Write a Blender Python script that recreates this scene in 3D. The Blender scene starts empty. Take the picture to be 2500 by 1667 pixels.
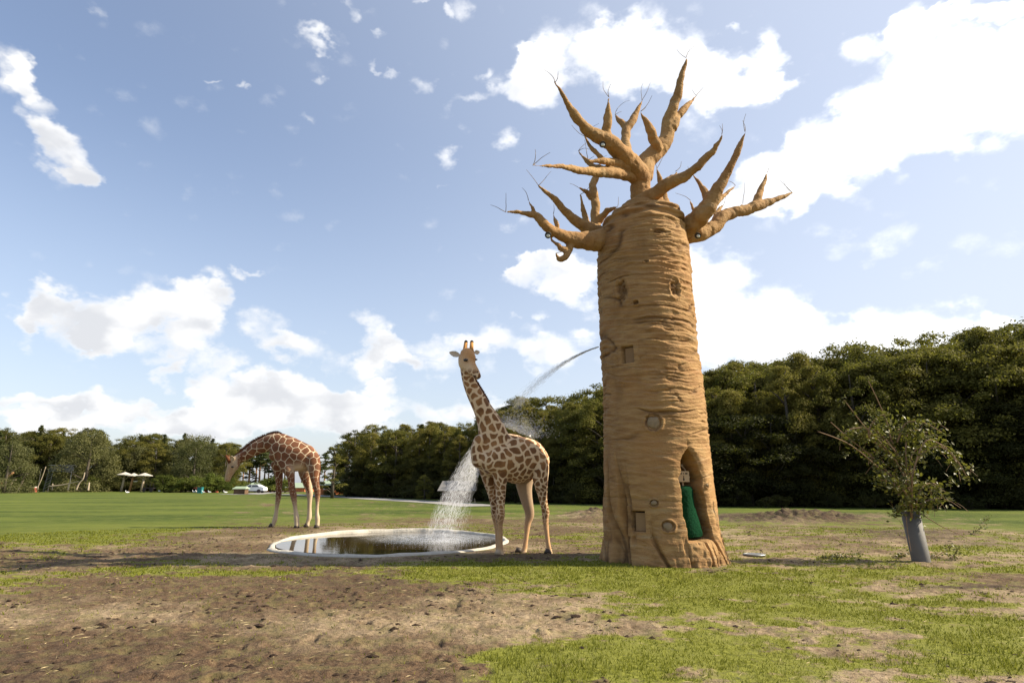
import bpy, math, random
import numpy as np
from mathutils import Vector

# ------------------------------------------------------------------ camera, sky, sun, exposure
SC = bpy.context.scene
COL = SC.collection
PITCH = math.radians(12.78); CAMH = 1.6; FPX = 1528.0
CP, SP = math.cos(PITCH), math.sin(PITCH)
SUN_EL = math.radians(37.0)
SUN_AZ = math.radians(90.0)          # clockwise from +Y : the sun stands to the right
cam_d = bpy.data.cameras.new("camera"); cam = bpy.data.objects.new("camera", cam_d); COL.objects.link(cam)
cam.location = (0, 0, CAMH); cam.rotation_euler = (math.pi/2 + PITCH, 0, 0)
cam_d.sensor_width = 36.0; cam_d.lens = 36.0*FPX/2500.0
cam_d.clip_end = 5000.0; cam_d.clip_start = 0.05
SC.camera = cam
SC.view_settings.view_transform = 'Standard'; SC.view_settings.look = 'None'
SC.view_settings.gamma = 1.0; SC.view_settings.use_curve_mapping = False
SC.view_settings.exposure = 0.95
SC.render.engine = 'CYCLES'
SC.cycles.use_denoising = True
SC.cycles.max_bounces = 8; SC.cycles.transparent_max_bounces = 24
SC.cycles.diffuse_bounces = 3; SC.cycles.glossy_bounces = 3

def ray(px, py):
    x = (px-1250.0)/FPX; v = -(py-833.5)/FPX
    return np.array([x, CP - v*SP, SP + v*CP])
def G(px, py, z=0.0):
    d = ray(px, py); t = (z-CAMH)/d[2]
    return np.array([d[0]*t, d[1]*t, z])
def P(px, py, Y):
    d = ray(px, py); t = Y/d[1]
    return np.array([d[0]*t, Y, CAMH + d[2]*t])
def mpp(px, py, Y):                  # metres per photo pixel there
    p = P(px, py, Y); return (p[1]*CP + (p[2]-CAMH)*SP)/FPX
def project(x, y, z):
    f = y*CP + (z-CAMH)*SP; u = -y*SP + (z-CAMH)*CP
    return 1250.0 + FPX*x/f, 833.5 - FPX*u/f

class NT:
    """tiny helper around a node tree"""
    def __init__(s, tree): s.t = tree; s.n = tree.nodes; s.l = tree.links
    def node(s, typ, **kw):
        n = s.n.new(typ)
        for k, v in kw.items(): setattr(n, k, v)
        return n
    def put(s, sock, v):
        if isinstance(v, bpy.types.NodeSocket): s.l.new(v, sock)
        elif v is not None: sock.default_value = v
    def m(s, op, a, b=None, c=None, clamp=False):
        n = s.node('ShaderNodeMath', operation=op); n.use_clamp = clamp
        s.put(n.inputs[0], a)
        if b is not None: s.put(n.inputs[1], b)
        if c is not None: s.put(n.inputs[2], c)
        return n.outputs[0]
    def v(s, op, a, b=None, scale=None):
        n = s.node('ShaderNodeVectorMath', operation=op); s.put(n.inputs[0], a)
        if b is not None: s.put(n.inputs[1], b)
        if scale is not None: s.put(n.inputs['Scale'], scale)
        return n.outputs['Value'] if op in ('LENGTH', 'DOT_PRODUCT') else n.outputs[0]
    def rng(s, x, a, b, c=0.0, d=1.0, smooth=True):
        n = s.node('ShaderNodeMapRange'); n.interpolation_type = 'SMOOTHSTEP' if smooth else 'LINEAR'
        for i, q in enumerate((x, a, b, c, d)): s.put(n.inputs[i], q)
        return n.outputs[0]
    def mix(s, f, a, b, blend='MIX'):
        n = s.node('ShaderNodeMix', data_type='RGBA', blend_type=blend)
        s.put(n.inputs[0], f); s.put(n.inputs[6], a if not isinstance(a, tuple) else a+(1,)*(4-len(a)))
        s.put(n.inputs[7], b if not isinstance(b, tuple) else b+(1,)*(4-len(b)))
        return n.outputs[2]
    def noise(s, vec, scale, detail=4, rough=.55, color=False, dist=0.0):
        n = s.node('ShaderNodeTexNoise'); s.put(n.inputs['Vector'], vec)
        n.inputs['Scale'].default_value = scale; n.inputs['Detail'].default_value = detail
        n.inputs['Roughness'].default_value = rough; n.inputs['Distortion'].default_value = dist
        return n.outputs['Color' if color else 'Fac']
    def attr(s, name, out='Fac'):
        n = s.node('ShaderNodeAttribute', attribute_name=name); return n.outputs[out]

# clouds seen in the photograph, as directions: px, py, half-sizes, tilt (deg, up to the right), strength, softness
CL = [
 (1400,150,170,110,10,1.0),(1590,145,150,95,0,1.0),(1740,190,150,80,-5,1.0),(1880,100,40,75,0,.8),(1840,215,90,40,0,.8),(1300,190,60,85,20,.8),
 (1790,38,30,22,0,.6),
 (2010,400,280,90,28,1.0),(2280,220,290,125,24,.95),(2460,160,190,110,20,.95),(1900,440,160,75,20,.95),(2080,140,85,40,25,.8),(2420,310,150,70,10,1.0),(2250,55,100,55,10,.85),(2400,10,160,28,10,.9),(2160,60,40,30,30,.55),(1820,500,120,40,15,.7),
 (1760,760,190,120,-18,1.1),(1950,850,260,90,-8,1.1),(2250,840,280,90,0,1.1),(1600,690,100,70,0,1.0),(2480,830,150,60,0,1.0),
 (1340,665,100,42,-8,.9),(1420,720,70,50,-30,.9),(1290,640,40,20,0,.6),(1440,640,60,30,0,.6),
 (1390,855,100,48,5,.9),(1220,840,120,42,0,.85),(1060,855,120,28,0,.6),(1240,775,25,14,0,.5),(1310,775,25,14,0,.4),
 (110,755,60,46,0,.9),(210,780,110,65,-5,1.0),(310,740,75,60,0,1.0),(450,740,95,66,0,1.05),(480,800,60,50,-30,.9),(420,850,65,45,0,.9),(285,830,60,25,0,.8),
 (660,800,80,42,-10,.85),(740,850,80,36,-10,.8),(870,785,60,22,-8,.7),(915,860,60,46,0,.95),(960,890,48,26,-20,.8),(860,900,90,24,0,.45),
 (415,905,36,22,0,.8),(540,905,62,62,0,1.05),(560,965,90,42,0,.9),(660,950,60,46,0,1.0),(750,975,90,42,-12,1.0),(860,985,60,35,-10,.85),(920,960,40,20,0,.6),
 (280,985,110,38,0,.8),(140,995,55,34,0,.9),(30,998,60,26,0,.85),(480,1015,100,36,-10,.95),(700,1040,260,38,0,.85),(1000,1020,230,34,0,.8),(350,1050,300,26,0,.65),(100,1050,180,22,0,.55),(1250,1000,120,30,0,.6),(1160,960,60,25,0,.4),
 (170,990,200,40,0,.7),(620,1010,260,45,0,.7),(60,800,50,25,0,.5),(340,800,90,60,0,.7),(500,700,60,40,0,.6),
 (30,150,60,55,-40,.55),(75,185,62,28,-45,.5),(60,280,75,46,-45,.75),(125,355,105,52,-48,.85),(185,425,50,25,-45,.6),(20,345,35,20,-20,.4),
 (1560,640,120,50,0,.45),(2150,620,260,60,0,.3),(1050,905,140,26,0,.5),(210,8,45,20,-30,.4),(553,203,22,18,-40,.5),(575,225,16,10,-50,.4),(640,83,26,12,-15,.45),(795,193,42,20,8,.7),(780,112,40,13,-20,.45),(484,189,18,8,0,.35),
 (840,30,28,32,-50,.5),(905,85,14,12,0,.35),(930,145,24,16,-50,.5),(970,172,34,14,-25,.5),(1060,215,36,38,0,.55),(1190,235,50,24,20,.5),(1140,290,25,40,0,.4),(1225,322,40,26,25,.65),
 (1085,375,32,28,0,.5),(1077,442,32,10,-35,.5),(1130,50,42,40,10,.5),(1090,60,14,35,0,.4),(1255,110,20,25,0,.45),(1185,165,20,22,-50,.4),(1040,8,36,12,0,.5),(1262,400,22,8,0,.3),(630,268,45,25,0,.28),(750,288,26,10,0,.3),
 (595,668,26,14,-20,.55),(632,655,24,12,0,.5),(910,935,40,22,0,.7),(1250,555,60,12,0,.25),(1650,600,200,60,-10,.25),(1800,230,150,60,0,.4),(1700,350,170,90,10,.3),
]
def build_world():
    w = bpy.data.worlds.new("World"); SC.world = w; w.use_nodes = True
    T = NT(w.node_tree); T.n.clear()
    tc = T.node('ShaderNodeTexCoord').outputs['Generated']
    dirv = T.v('NORMALIZE', tc)
    sky = T.node('ShaderNodeTexSky'); sky.sky_type = 'NISHITA'; sky.sun_disc = False
    sky.sun_elevation = SUN_EL; sky.sun_rotation = SUN_AZ; sky.dust_density = 1.6; sky.ozone_density = 1.2
    sep = T.node('ShaderNodeSeparateXYZ'); T.l.new(dirv, sep.inputs[0])
    az = T.m('ARCTAN2', sep.outputs[0], sep.outputs[1]); el = T.m('ARCSINE', sep.outputs[2])
    cmb = T.node('ShaderNodeCombineXYZ'); T.l.new(az, cmb.inputs[0]); T.l.new(el, cmb.inputs[1])
    stretch = T.v('MULTIPLY', dirv, (1, 1, 1.5))
    w1 = T.v('SUBTRACT', T.noise(stretch, 9.0, 2, .5, True), (.5, .5, .5))
    w2 = T.v('SUBTRACT', T.noise(stretch, 32.0, 3, .6, True), (.5, .5, .5))
    warp = T.v('ADD', T.v('SCALE', w1, scale=.115), T.v('SCALE', w2, scale=.060))
    warp = T.v('MULTIPLY', warp, (1, .8, 0))
    pos = T.v('ADD', cmb.outputs[0], warp)
    def azel(px, py):
        d = ray(px, py); d = d/np.linalg.norm(d)
        return np.array([math.atan2(d[0], d[1]), math.asin(d[2])])
    acc = None
    for (px, py, rx, ry, rot, wt) in CL:
        if wt < .62: wt = wt*1.35
        a = math.radians(rot); c = azel(px, py); KK = 1.34 if (px < 1000 and py > 600) else 1.32
        A = azel(px+rx*math.cos(a)*.5, py-rx*math.sin(a)*.5) - azel(px-rx*math.cos(a)*.5, py+rx*math.sin(a)*.5)
        B = azel(px-ry*math.sin(a)*.5, py-ry*math.cos(a)*.5) - azel(px+ry*math.sin(a)*.5, py+ry*math.cos(a)*.5)
        mp = T.node('ShaderNodeMapping', vector_type='TEXTURE'); src = pos
        if acc is not None:          # evaluates the clouds one after the other (keeps the shader's memory small)
            q = T.node('ShaderNodeVectorMath', operation='MULTIPLY_ADD'); T.l.new(acc, q.inputs[0]); q.inputs[1].default_value = (1e-8,)*3; T.l.new(pos, q.inputs[2]); src = q.outputs[0]
        T.l.new(src, mp.inputs[0])
        mp.inputs[1].default_value = (c[0], c[1], -1); mp.inputs[2].default_value = (0, 0, math.atan2(A[1], A[0]))
        mp.inputs[3].default_value = (float(np.linalg.norm(A))*KK, float(np.linalg.norm(B))*KK, 1)
        ln = T.v('LENGTH', mp.outputs[0])
        d = T.m('MULTIPLY_ADD', ln, -wt/.4142, wt*1.4142/.4142, clamp=True)
        w_ = T.v('SCALE', mp.outputs[0], scale=d)
        acc = w_ if acc is None else T.v('ADD', acc, w_)
    sa = T.node('ShaderNodeSeparateXYZ'); T.l.new(acc, sa.inputs[0])
    S = T.m('MINIMUM', sa.outputs[2], 1.6)
    h = T.m('DIVIDE', sa.outputs[1], T.m('ADD', sa.outputs[2], .05))
    fb = T.noise(stretch, 15.0, 7, .56)
    # outside the view unseen broken cloud goes on, thinned to cut the fill light
    dotc = T.v('DOT_PRODUCT', dirv, (0, CP, SP))
    outside = T.rng(dotc, .60, .76, 1.0, 0.0)
    gen = T.m('SUBTRACT', T.noise(stretch, 2.6, 5, .5), .54)
    gen = T.m('MULTIPLY', gen, 2.4)
    gen = T.m('SUBTRACT', gen, T.m('MULTIPLY', T.m('SUBTRACT', 1.0, outside), 3.0))
    S = T.m('MAXIMUM', S, gen)
    fb2 = T.noise(stretch, 46.0, 5, .62)
    D = T.m('ADD', T.m('MULTIPLY_ADD', S, 1.05, -.30), T.m('MULTIPLY', T.m('SUBTRACT', fb, .52), 1.45))
    D = T.m('ADD', D, T.m('MULTIPLY', T.m('SUBTRACT', fb2, .5), .55))
    vo = T.node('ShaderNodeTexVoronoi'); vo.feature = 'SMOOTH_F1'; T.l.new(T.v('ADD', stretch, T.v('SCALE', w2, scale=.03)), vo.inputs['Vector']); vo.inputs['Scale'].default_value = 20.0; vo.inputs['Smoothness'].default_value = .35
    puff = T.m('MULTIPLY', T.m('SUBTRACT', .42, vo.outputs['Distance']), 1.05)
    D = T.m('ADD', D, puff)
    alpha = T.rng(D, -.16, .74)
    sunv = (math.sin(SUN_AZ)*math.cos(SUN_EL), math.cos(SUN_AZ)*math.cos(SUN_EL), math.sin(SUN_EL))
    sd = T.v('DOT_PRODUCT', dirv, sunv)
    glow = T.rng(sd, -.2, .95)
    shade_n = T.noise(T.v('ADD', stretch, (-.035, 0, -.04)), 11.0, 4, .5)
    sh = T.m('ADD', T.m('MULTIPLY_ADD', h, -.75, T.m('MULTIPLY', puff, -1.5)), T.m('MULTIPLY', T.m('SUBTRACT', shade_n, .5), 2.6))
    sh = T.rng(sh, -.25, .75)
    thick = T.rng(D, .15, .75)
    sh = T.m('MULTIPLY', sh, thick)
    cb = T.m('MULTIPLY_ADD', glow, .45, .97)
    ccol = T.mix(sh, (1.0, 1.0, 1.0), (.73, .745, .78))
    cs = T.node('ShaderNodeVectorMath', operation='SCALE'); T.l.new(ccol, cs.inputs[0]); T.l.new(cb, cs.inputs['Scale'])
    base = T.node('ShaderNodeVectorMath', operation='SCALE'); T.l.new(sky.outputs[0], base.inputs[0]); base.inputs['Scale'].default_value = SKY_K
    tint = T.v('MULTIPLY', base.outputs[0], (1.10, 1.03, 1.02))
    # thin high veil, denser towards the sun and the horizon
    lowh = T.rng(el, .0, .55, 1.0, 0.0)
    veil = T.m('ADD', T.m('MULTIPLY', glow, .58), T.m('MULTIPLY', lowh, .42)); veil = T.m('ADD', veil, .07, clamp=True)
    b2 = T.mix(veil, tint, (.70, .765, .88))
    alpha = T.m('MULTIPLY', alpha, T.rng(T.m('MAXIMUM', sa.outputs[2], gen), .05, 1.05, .45, .97))
    fin = T.mix(alpha, b2, cs.outputs[0])
    bg = T.node('ShaderNodeBackground'); T.l.new(fin, bg.inputs[0]); bg.inputs[1].default_value = 1.0*WORLD_GAIN
    out = T.node('ShaderNodeOutputWorld'); T.l.new(bg.outputs[0], out.inputs[0])
SKY_K = 0.175; WORLD_GAIN = 0.58
build_world()
SC.world.cycles.sampling_method = 'MANUAL'; SC.world.cycles.sample_map_resolution = 512
sl = bpy.data.lights.new("sun", 'SUN'); sl.energy = 5.0; sl.angle = math.radians(.6); sl.color = (1, .88, .68)
so = bpy.data.objects.new("sun", sl); COL.objects.link(so)
sdir = Vector((math.sin(SUN_AZ)*math.cos(SUN_EL), math.cos(SUN_AZ)*math.cos(SUN_EL), math.sin(SUN_EL)))
so.rotation_euler = sdir.to_track_quat('Z', 'Y').to_euler()

# ------------------------------------------------------------------ helpers
RNG = np.random.default_rng(7); random.seed(7)
def tag(o, label=None, cat=None, group=None, kind=None):
    if label: o['label'] = label
    if cat: o['category'] = cat
    if group: o['group'] = group
    if kind: o['kind'] = kind
    return o
def empty(name, loc, label, cat, group=None):
    o = bpy.data.objects.new(name, None); COL.objects.link(o); o.location = tuple(loc); o.empty_display_size = .3
    return tag(o, label, cat, group)
def mesh_from(name, V, F, smooth=False, mats=None, fm=None):
    """V (n,3) array, F list of faces or (m,k) array"""
    me = bpy.data.meshes.new(name)
    V = np.asarray(V, dtype=np.float32)
    if isinstance(F, np.ndarray):
        k = F.shape[1]; me.vertices.add(len(V)); me.vertices.foreach_set('co', V.ravel())
        me.loops.add(F.size); me.loops.foreach_set('vertex_index', F.ravel().astype(np.int32))
        me.polygons.add(len(F)); me.polygons.foreach_set('loop_start', np.arange(0, F.size, k, dtype=np.int32))
        me.polygons.foreach_set('loop_total', np.full(len(F), k, dtype=np.int32))
        if fm is not None: me.polygons.foreach_set('material_index', np.asarray(fm, dtype=np.int32))
        me.update(calc_edges=True)
    else:
        me.from_pydata([tuple(map(float, v)) for v in V], [], [tuple(f) for f in F]); me.update()
    me.polygons.foreach_set('use_smooth', np.full(len(me.polygons), smooth))
    for m in (mats or []): me.materials.append(m)
    return me
def link(name, me, parent=None, loc=None):
    o = bpy.data.objects.new(name, me); COL.objects.link(o)
    if parent is not None:
        o.parent = parent
        if loc is None: o.location = -Vector(parent.matrix_basis.translation) if parent.parent is None else (0, 0, 0)
    if loc is not None: o.location = tuple(loc)
    return o
def fattr(me, name, arr):
    a = me.attributes.new(name, 'FLOAT', 'POINT'); a.data.foreach_set('value', np.asarray(arr, dtype=np.float32).ravel())
def mat(name, base=(.5, .5, .5), rough=.8, spec=.3, var=.25, scale=6.0, bump=.0, bscale=30.0, metal=0.0, bdist=.02):
    m = bpy.data.materials.new(name); m.use_nodes = True; T = NT(m.node_tree); T.n.clear()
    o = T.node('ShaderNodeOutputMaterial'); b = T.node('ShaderNodeBsdfPrincipled'); T.l.new(b.outputs[0], o.inputs[0])
    tc = T.node('ShaderNodeTexCoord').outputs['Object']
    n = T.noise(tc, scale, 6, .6)
    lo = tuple(c*(1-var) for c in base); hi = tuple(min(1, c*(1+var)) for c in base)
    T.l.new(T.mix(n, lo, hi), b.inputs['Base Color'])
    b.inputs['Roughness'].default_value = rough; b.inputs['Specular IOR Level'].default_value = spec; b.inputs['Metallic'].default_value = metal
    if bump:
        bp = T.node('ShaderNodeBump'); bp.inputs['Strength'].default_value = bump; bp.inputs['Distance'].default_value = bdist
        T.l.new(T.noise(tc, bscale, 5, .6), bp.inputs['Height']); T.l.new(bp.outputs[0], b.inputs['Normal'])
    return m
class MB:
    def __init__(s): s.V = []; s.F = []
    def add(s, V, F):
        o = len(s.V); s.V.extend([tuple(v) for v in V]); s.F.extend([tuple(i+o for i in f) for f in F])
    def box(s, c, size, rz=0.0, rot=None):
        x, y, z = [q/2 for q in size]; pts = [(-x,-y,-z),(x,-y,-z),(x,y,-z),(-x,y,-z),(-x,-y,z),(x,-y,z),(x,y,z),(-x,y,z)]
        cr, sr = math.cos(rz), math.sin(rz)
        out = []
        for p in pts:
            if rot is not None: q = rot @ Vector(p); out.append((c[0]+q.x, c[1]+q.y, c[2]+q.z))
            else: out.append((c[0]+p[0]*cr-p[1]*sr, c[1]+p[0]*sr+p[1]*cr, c[2]+p[2]))
        s.add(out, [(0,3,2,1),(4,5,6,7),(0,1,5,4),(1,2,6,5),(2,3,7,6),(3,0,4,7)])
        return s
    def tube(s, pts, rad, n=8, ref=(0, 1, 0), radb=None, cap=True):
        pts = [np.array(p, float) for p in pts]; N = len(pts); ref = np.array(ref, float)
        V = []
        for i, p in enumerate(pts):
            t = pts[min(i+1, N-1)] - pts[max(i-1, 0)]; t /= (np.linalg.norm(t)+1e-9)
            u = np.cross(ref, t); nu = np.linalg.norm(u)
            if nu < 1e-3: u = np.cross((1, 0, 0), t); nu = np.linalg.norm(u)
            u /= nu; w = np.cross(t, u)
            rb = rad[i] if radb is None else radb[i]
            for k in range(n):
                a = 2*math.pi*k/n; V.append(p + u*rad[i]*math.cos(a) + w*rb*math.sin(a))
        F = [(i*n+k, i*n+(k+1) % n, (i+1)*n+(k+1) % n, (i+1)*n+k) for i in range(N-1) for k in range(n)]
        if cap: F.append(tuple(range(n-1, -1, -1))); F.append(tuple((N-1)*n+k for k in range(n)))
        s.add(V, F); return s
    def ball(s, c, r, seg=12, ring=8, rot=None):
        r = (r,)*3 if not hasattr(r, '__len__') else r
        V = [Vector((0, 0, r[2]))]
        for j in range(1, ring):
            ph = math.pi*j/ring
            for k in range(seg):
                a = 2*math.pi*k/seg; V.append(Vector((r[0]*math.sin(ph)*math.cos(a), r[1]*math.sin(ph)*math.sin(a), r[2]*math.cos(ph))))
        V.append(Vector((0, 0, -r[2])))
        if rot is not None: V = [rot @ v for v in V]
        V = [(v.x+c[0], v.y+c[1], v.z+c[2]) for v in V]
        F = [(0, 1+k, 1+(k+1) % seg) for k in range(seg)]
        for j in range(ring-2):
            for k in range(seg):
                a = 1+j*seg+k; b = 1+j*seg+(k+1) % seg; F.append((a, a+seg, b+seg, b))
        L = len(V)-1; o = 1+(ring-2)*seg
        F += [(L, o+(k+1) % seg, o+k) for k in range(seg)]
        s.add(V, F); return s
    def build(s, name, m, parent=None, smooth=False, **kw):
        me = mesh_from(name, np.array(s.V), s.F, smooth, [m]); return link(name, me, parent, **kw)
def spline(nodes, sub=5):
    """Catmull-Rom through rows of numbers"""
    A = np.array(nodes, float); n = len(A); out = []
    for i in range(n-1):
        p0 = A[max(i-1, 0)]; p1 = A[i]; p2 = A[i+1]; p3 = A[min(i+2, n-1)]
        for k in range(sub):
            t = k/sub
            out.append(.5*((2*p1)+(-p0+p2)*t+(2*p0-5*p1+4*p2-p3)*t*t+(-p0+3*p1-3*p2+p3)*t**3))
    out.append(A[-1]); return np.array(out)
def remeshed(mb, voxel, smooth=6, factor=.5):
    me = mesh_from('tmp', np.array(mb.V), mb.F); o = bpy.data.objects.new('tmp', me); COL.objects.link(o)
    r = o.modifiers.new('r', 'REMESH'); r.mode = 'VOXEL'; r.voxel_size = voxel; r.adaptivity = 0
    if smooth:
        s = o.modifiers.new('s', 'SMOOTH'); s.iterations = smooth; s.factor = factor
    dg = bpy.context.evaluated_depsgraph_get(); ev = o.evaluated_get(dg)
    nm = bpy.data.meshes.new_from_object(ev); bpy.data.objects.remove(o); bpy.data.meshes.remove(me)
    nm.polygons.foreach_set('use_smooth', np.full(len(nm.polygons), True))
    return nm
def coords(me):
    a = np.empty(len(me.vertices)*3, np.float32); me.vertices.foreach_get('co', a); return a.reshape(-1, 3).astype(float)
def normals(me):
    a = np.empty(len(me.vertices)*3, np.float32); me.vertices.foreach_get('normal', a); return a.reshape(-1, 3).astype(float)
# numpy value noise
_T = np.random.default_rng(11).random((64, 64, 64)).astype(np.float32)
def vnoise(x, y, z=0.0):
    x, y, z = np.broadcast_arrays(np.asarray(x, float), np.asarray(y, float), np.asarray(z, float))
    xi = np.floor(x).astype(int); yi = np.floor(y).astype(int); zi = np.floor(z).astype(int)
    fx = x-xi; fy = y-yi; fz = z-zi
    fx = fx*fx*fx*(fx*(fx*6-15)+10); fy = fy*fy*fy*(fy*(fy*6-15)+10); fz = fz*fz*(3-2*fz)
    def g(a, b, c): return _T[(xi+a) & 63, (yi+b) & 63, (zi+c) & 63]
    def l(a, b, t): return a+(b-a)*t
    return l(l(l(g(0,0,0), g(1,0,0), fx), l(g(0,1,0), g(1,1,0), fx), fy), l(l(g(0,0,1), g(1,0,1), fx), l(g(0,1,1), g(1,1,1), fx), fy), fz)*2-1
def fbm(x, y, z=0.0, o=4, lac=2.03, gain=.5):
    s = 0; a = 1; tot = 0
    for i in range(o):
        s = s + a*vnoise(np.asarray(x)+i*17.3, np.asarray(y)+i*9.1, np.asarray(z)+i*5.7); tot += a; a *= gain
        x = np.asarray(x)*lac; y = np.asarray(y)*lac; z = np.asarray(z)*lac
    return s/tot
def sstep(x, a, b):
    t = np.clip((x-a)/(b-a), 0, 1); return t*t*(3-2*t)

# ------------------------------------------------------------------ ground
POOL_C = np.array([-3.36, 18.30]); POOL_RX, POOL_RY = 3.13, 3.50
# painted layout of turf and bare soil, in photograph pixels: cx, cy, rx, ry, amount
GRASS_SPOTS = [
 (1350,1405,560,34,1.1),(1600,1425,330,45,.7),(1100,1385,230,22,.7),(1290,1625,230,60,1.3),(1560,1560,280,70,.35),(2000,1500,430,90,.65),(2380,1600,220,80,1.1),(1750,1480,420,60,.5),(2250,1390,300,50,.4),
 (2100,1320,500,35,.2),(60,1425,200,40,.9),(420,1390,160,20,.85),(560,1300,150,14,.1),(760,1305,240,12,.5),(1200,1300,300,14,.7),(1500,1640,500,60,.45),(2000,1620,400,70,.35),(660,1402,160,16,.65),(1000,1420,150,25,.3),(1800,1420,250,40,.3),
 (300,1590,90,18,.25),(20,1540,60,20,.3),
]
DIRT_SPOTS = [
 (450,1560,620,150,1.05),(820,1440,260,50,1.3),(200,1640,500,130,1.0),(1250,1490,340,62,.9),(900,1600,250,120,1.1),(1500,1530,200,30,.55),(1600,1470,160,18,.3),
 (560,1310,260,22,.9),(830,1296,260,9,.8),(420,1350,260,20,.6),(1150,1272,260,11,.8),(1380,1290,100,14,.5),(1450,1262,90,16,1.0),
 (2080,1325,330,60,.45),(1960,1268,230,18,1.1),(2350,1300,260,45,.5),(2400,1395,200,25,.7),(1900,1400,140,28,.45),(1720,1385,60,30,.6),(2300,1440,240,14,.45),(1870,1560,130,30,.3),(2080,1580,120,18,.3),(2120,1650,120,30,.45),(2400,1560,110,22,.4),
 (170,1237,36,5,.8),(75,1262,60,4,.4),(660,1232,24,3,.8),(510,1263,30,3,.6),(590,1252,22,3,.5),
]
def layout(px, py, spots):
    s = np.zeros_like(px)
    for cx, cy, rx, ry, w in spots:
        d = ((px-cx)/rx)**2 + ((py-cy)/ry)**2
        s = s + w*np.exp(-d*1.1)
    return s
def ground_fields(x, y):
    """returns grass 0..1, sand 0..1, dark 0..1, height"""
    x = np.asarray(x, float); y = np.asarray(y, float)
    yy = np.maximum(y, 3.0)
    px, py = project(x, yy, 0.0)
    r = np.hypot(x, y)
    far = sstep(r, 21, 30)
    g = layout(px, py, GRASS_SPOTS) - layout(px, py, DIRT_SPOTS)
    n = fbm(x*.55, y*.9, 3.1, 4)*.60 + fbm(x*1.9, y*3.2, 1.7, 4)*.85 + fbm(x*8, y*9, 5.0, 3)*.45
    basev = -.02 + .72*far
    basev = basev+.16*sstep(px, 1250, 1500)*(py > 1235)+.14*sstep(px, 1650, 1800)*(1-sstep(py, 1390, 1430))
    basev = basev + .95*(1-sstep(px, 300, 620))*sstep(1352-py, 0, 50)
    g = np.clip(g, -1.2, 1.25)
    grass = sstep(g*.80 + basev + n*(1.25-.65*far), -.35, 1.05)
    grass = np.clip(grass, 0, 1)
    sand = sstep(fbm(x*.35+7, y*.35, 2.2, 3) + .5*np.exp(-((px-1350)/420)**2-((py-1520)/110)**2)*1.6 - .9*np.exp(-((px-780)/330)**2-((py-1450)/60)**2)
                 - .55*np.exp(-((px-150)/480)**2-((py-1640)/150)**2) + .35*sstep(px, 1400, 1700) + fbm(x*3, y*3, 8.8, 3)*.35, -.25, .55)
    dark = layout(px, py, [(1960,1264,220,15,1.5),(1820,1262,70,13,1.2),(1455,1256,60,10,1),(120,1640,380,90,.5),(640,1540,200,60,.2),(2230,1305,140,18,.8),(2400,1330,120,12,.6),(1750,1400,70,14,.8),(2380,1432,180,6,1.3),(1920,1402,150,10,1.0),(1830,1372,80,7,.6),(900,1420,240,40,.35)])
    dark = np.clip(dark + .35*fbm(x*4, y*4, 6.1, 3), 0, 1)
    grass = grass*(1-.85*sstep(layout(px, py, [(1960,1266,200,12,1.3),(1800,1262,70,9,1.0),(1455,1257,60,9,1.0),(2380,1432,180,5,.9),(2300,1308,160,12,.7)]) + .5*fbm(x*2, y*2, 44., 3), .25, .8)) if True else grass
    bare = 1-grass
    h = .030*fbm(x*1.2, y*1.2, .3, 4) + bare*(.036*fbm(x*5, y*5, 2.9, 4)+.030*np.abs(fbm(x*13, y*13, 4.4, 3))) 
    # churned clods and hoof prints
    hp = vnoise(x*5.2, y*5.2, 9.5); h = h - bare*.045*sstep(hp, .55, .8) + bare*.03*sstep(vnoise(x*6.1, y*6.1, 14.5), .5, .8)
    h = h + .50*np.exp(-((px-1960)/150)**2-((py-1268)/10)**2)*(.5+.9*np.abs(fbm(x*3.2, y*3.2, 1.0, 3)))
    h = h + .42*np.exp(-((px-1455)/60)**2-((py-1258)/9)**2)*(.5+.9*np.abs(fbm(x*3.2, y*3.2, 2.0, 3)))
    h = h + .10*np.exp(-((px-2300)/200)**2-((py-1300)/20)**2)
    fade = 1-sstep(r, 38, 60)
    h = h*fade
    # level out where things stand
    dp = np.hypot((x-POOL_C[0])/POOL_RX, (y-POOL_C[1])/POOL_RY)
    h = np.where(dp < 1.12, h*sstep(dp, 1.04, 1.12), h)
    h = h - .35*(1-sstep(dp, .78, .95))
    for cx, cy, rr in ((3.35, 14.2, 1.8), (.6, 15.5, 2.2), (-6.3, 24.3, 3.0)):
        dd = np.hypot(x-cx, y-cy); h = h*(.25+.75*sstep(dd, rr*.8, rr*1.3))
    h = np.where((h < -.03) & (dp > 1.0), -.03, h)
    return grass, sand, dark, h
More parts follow.
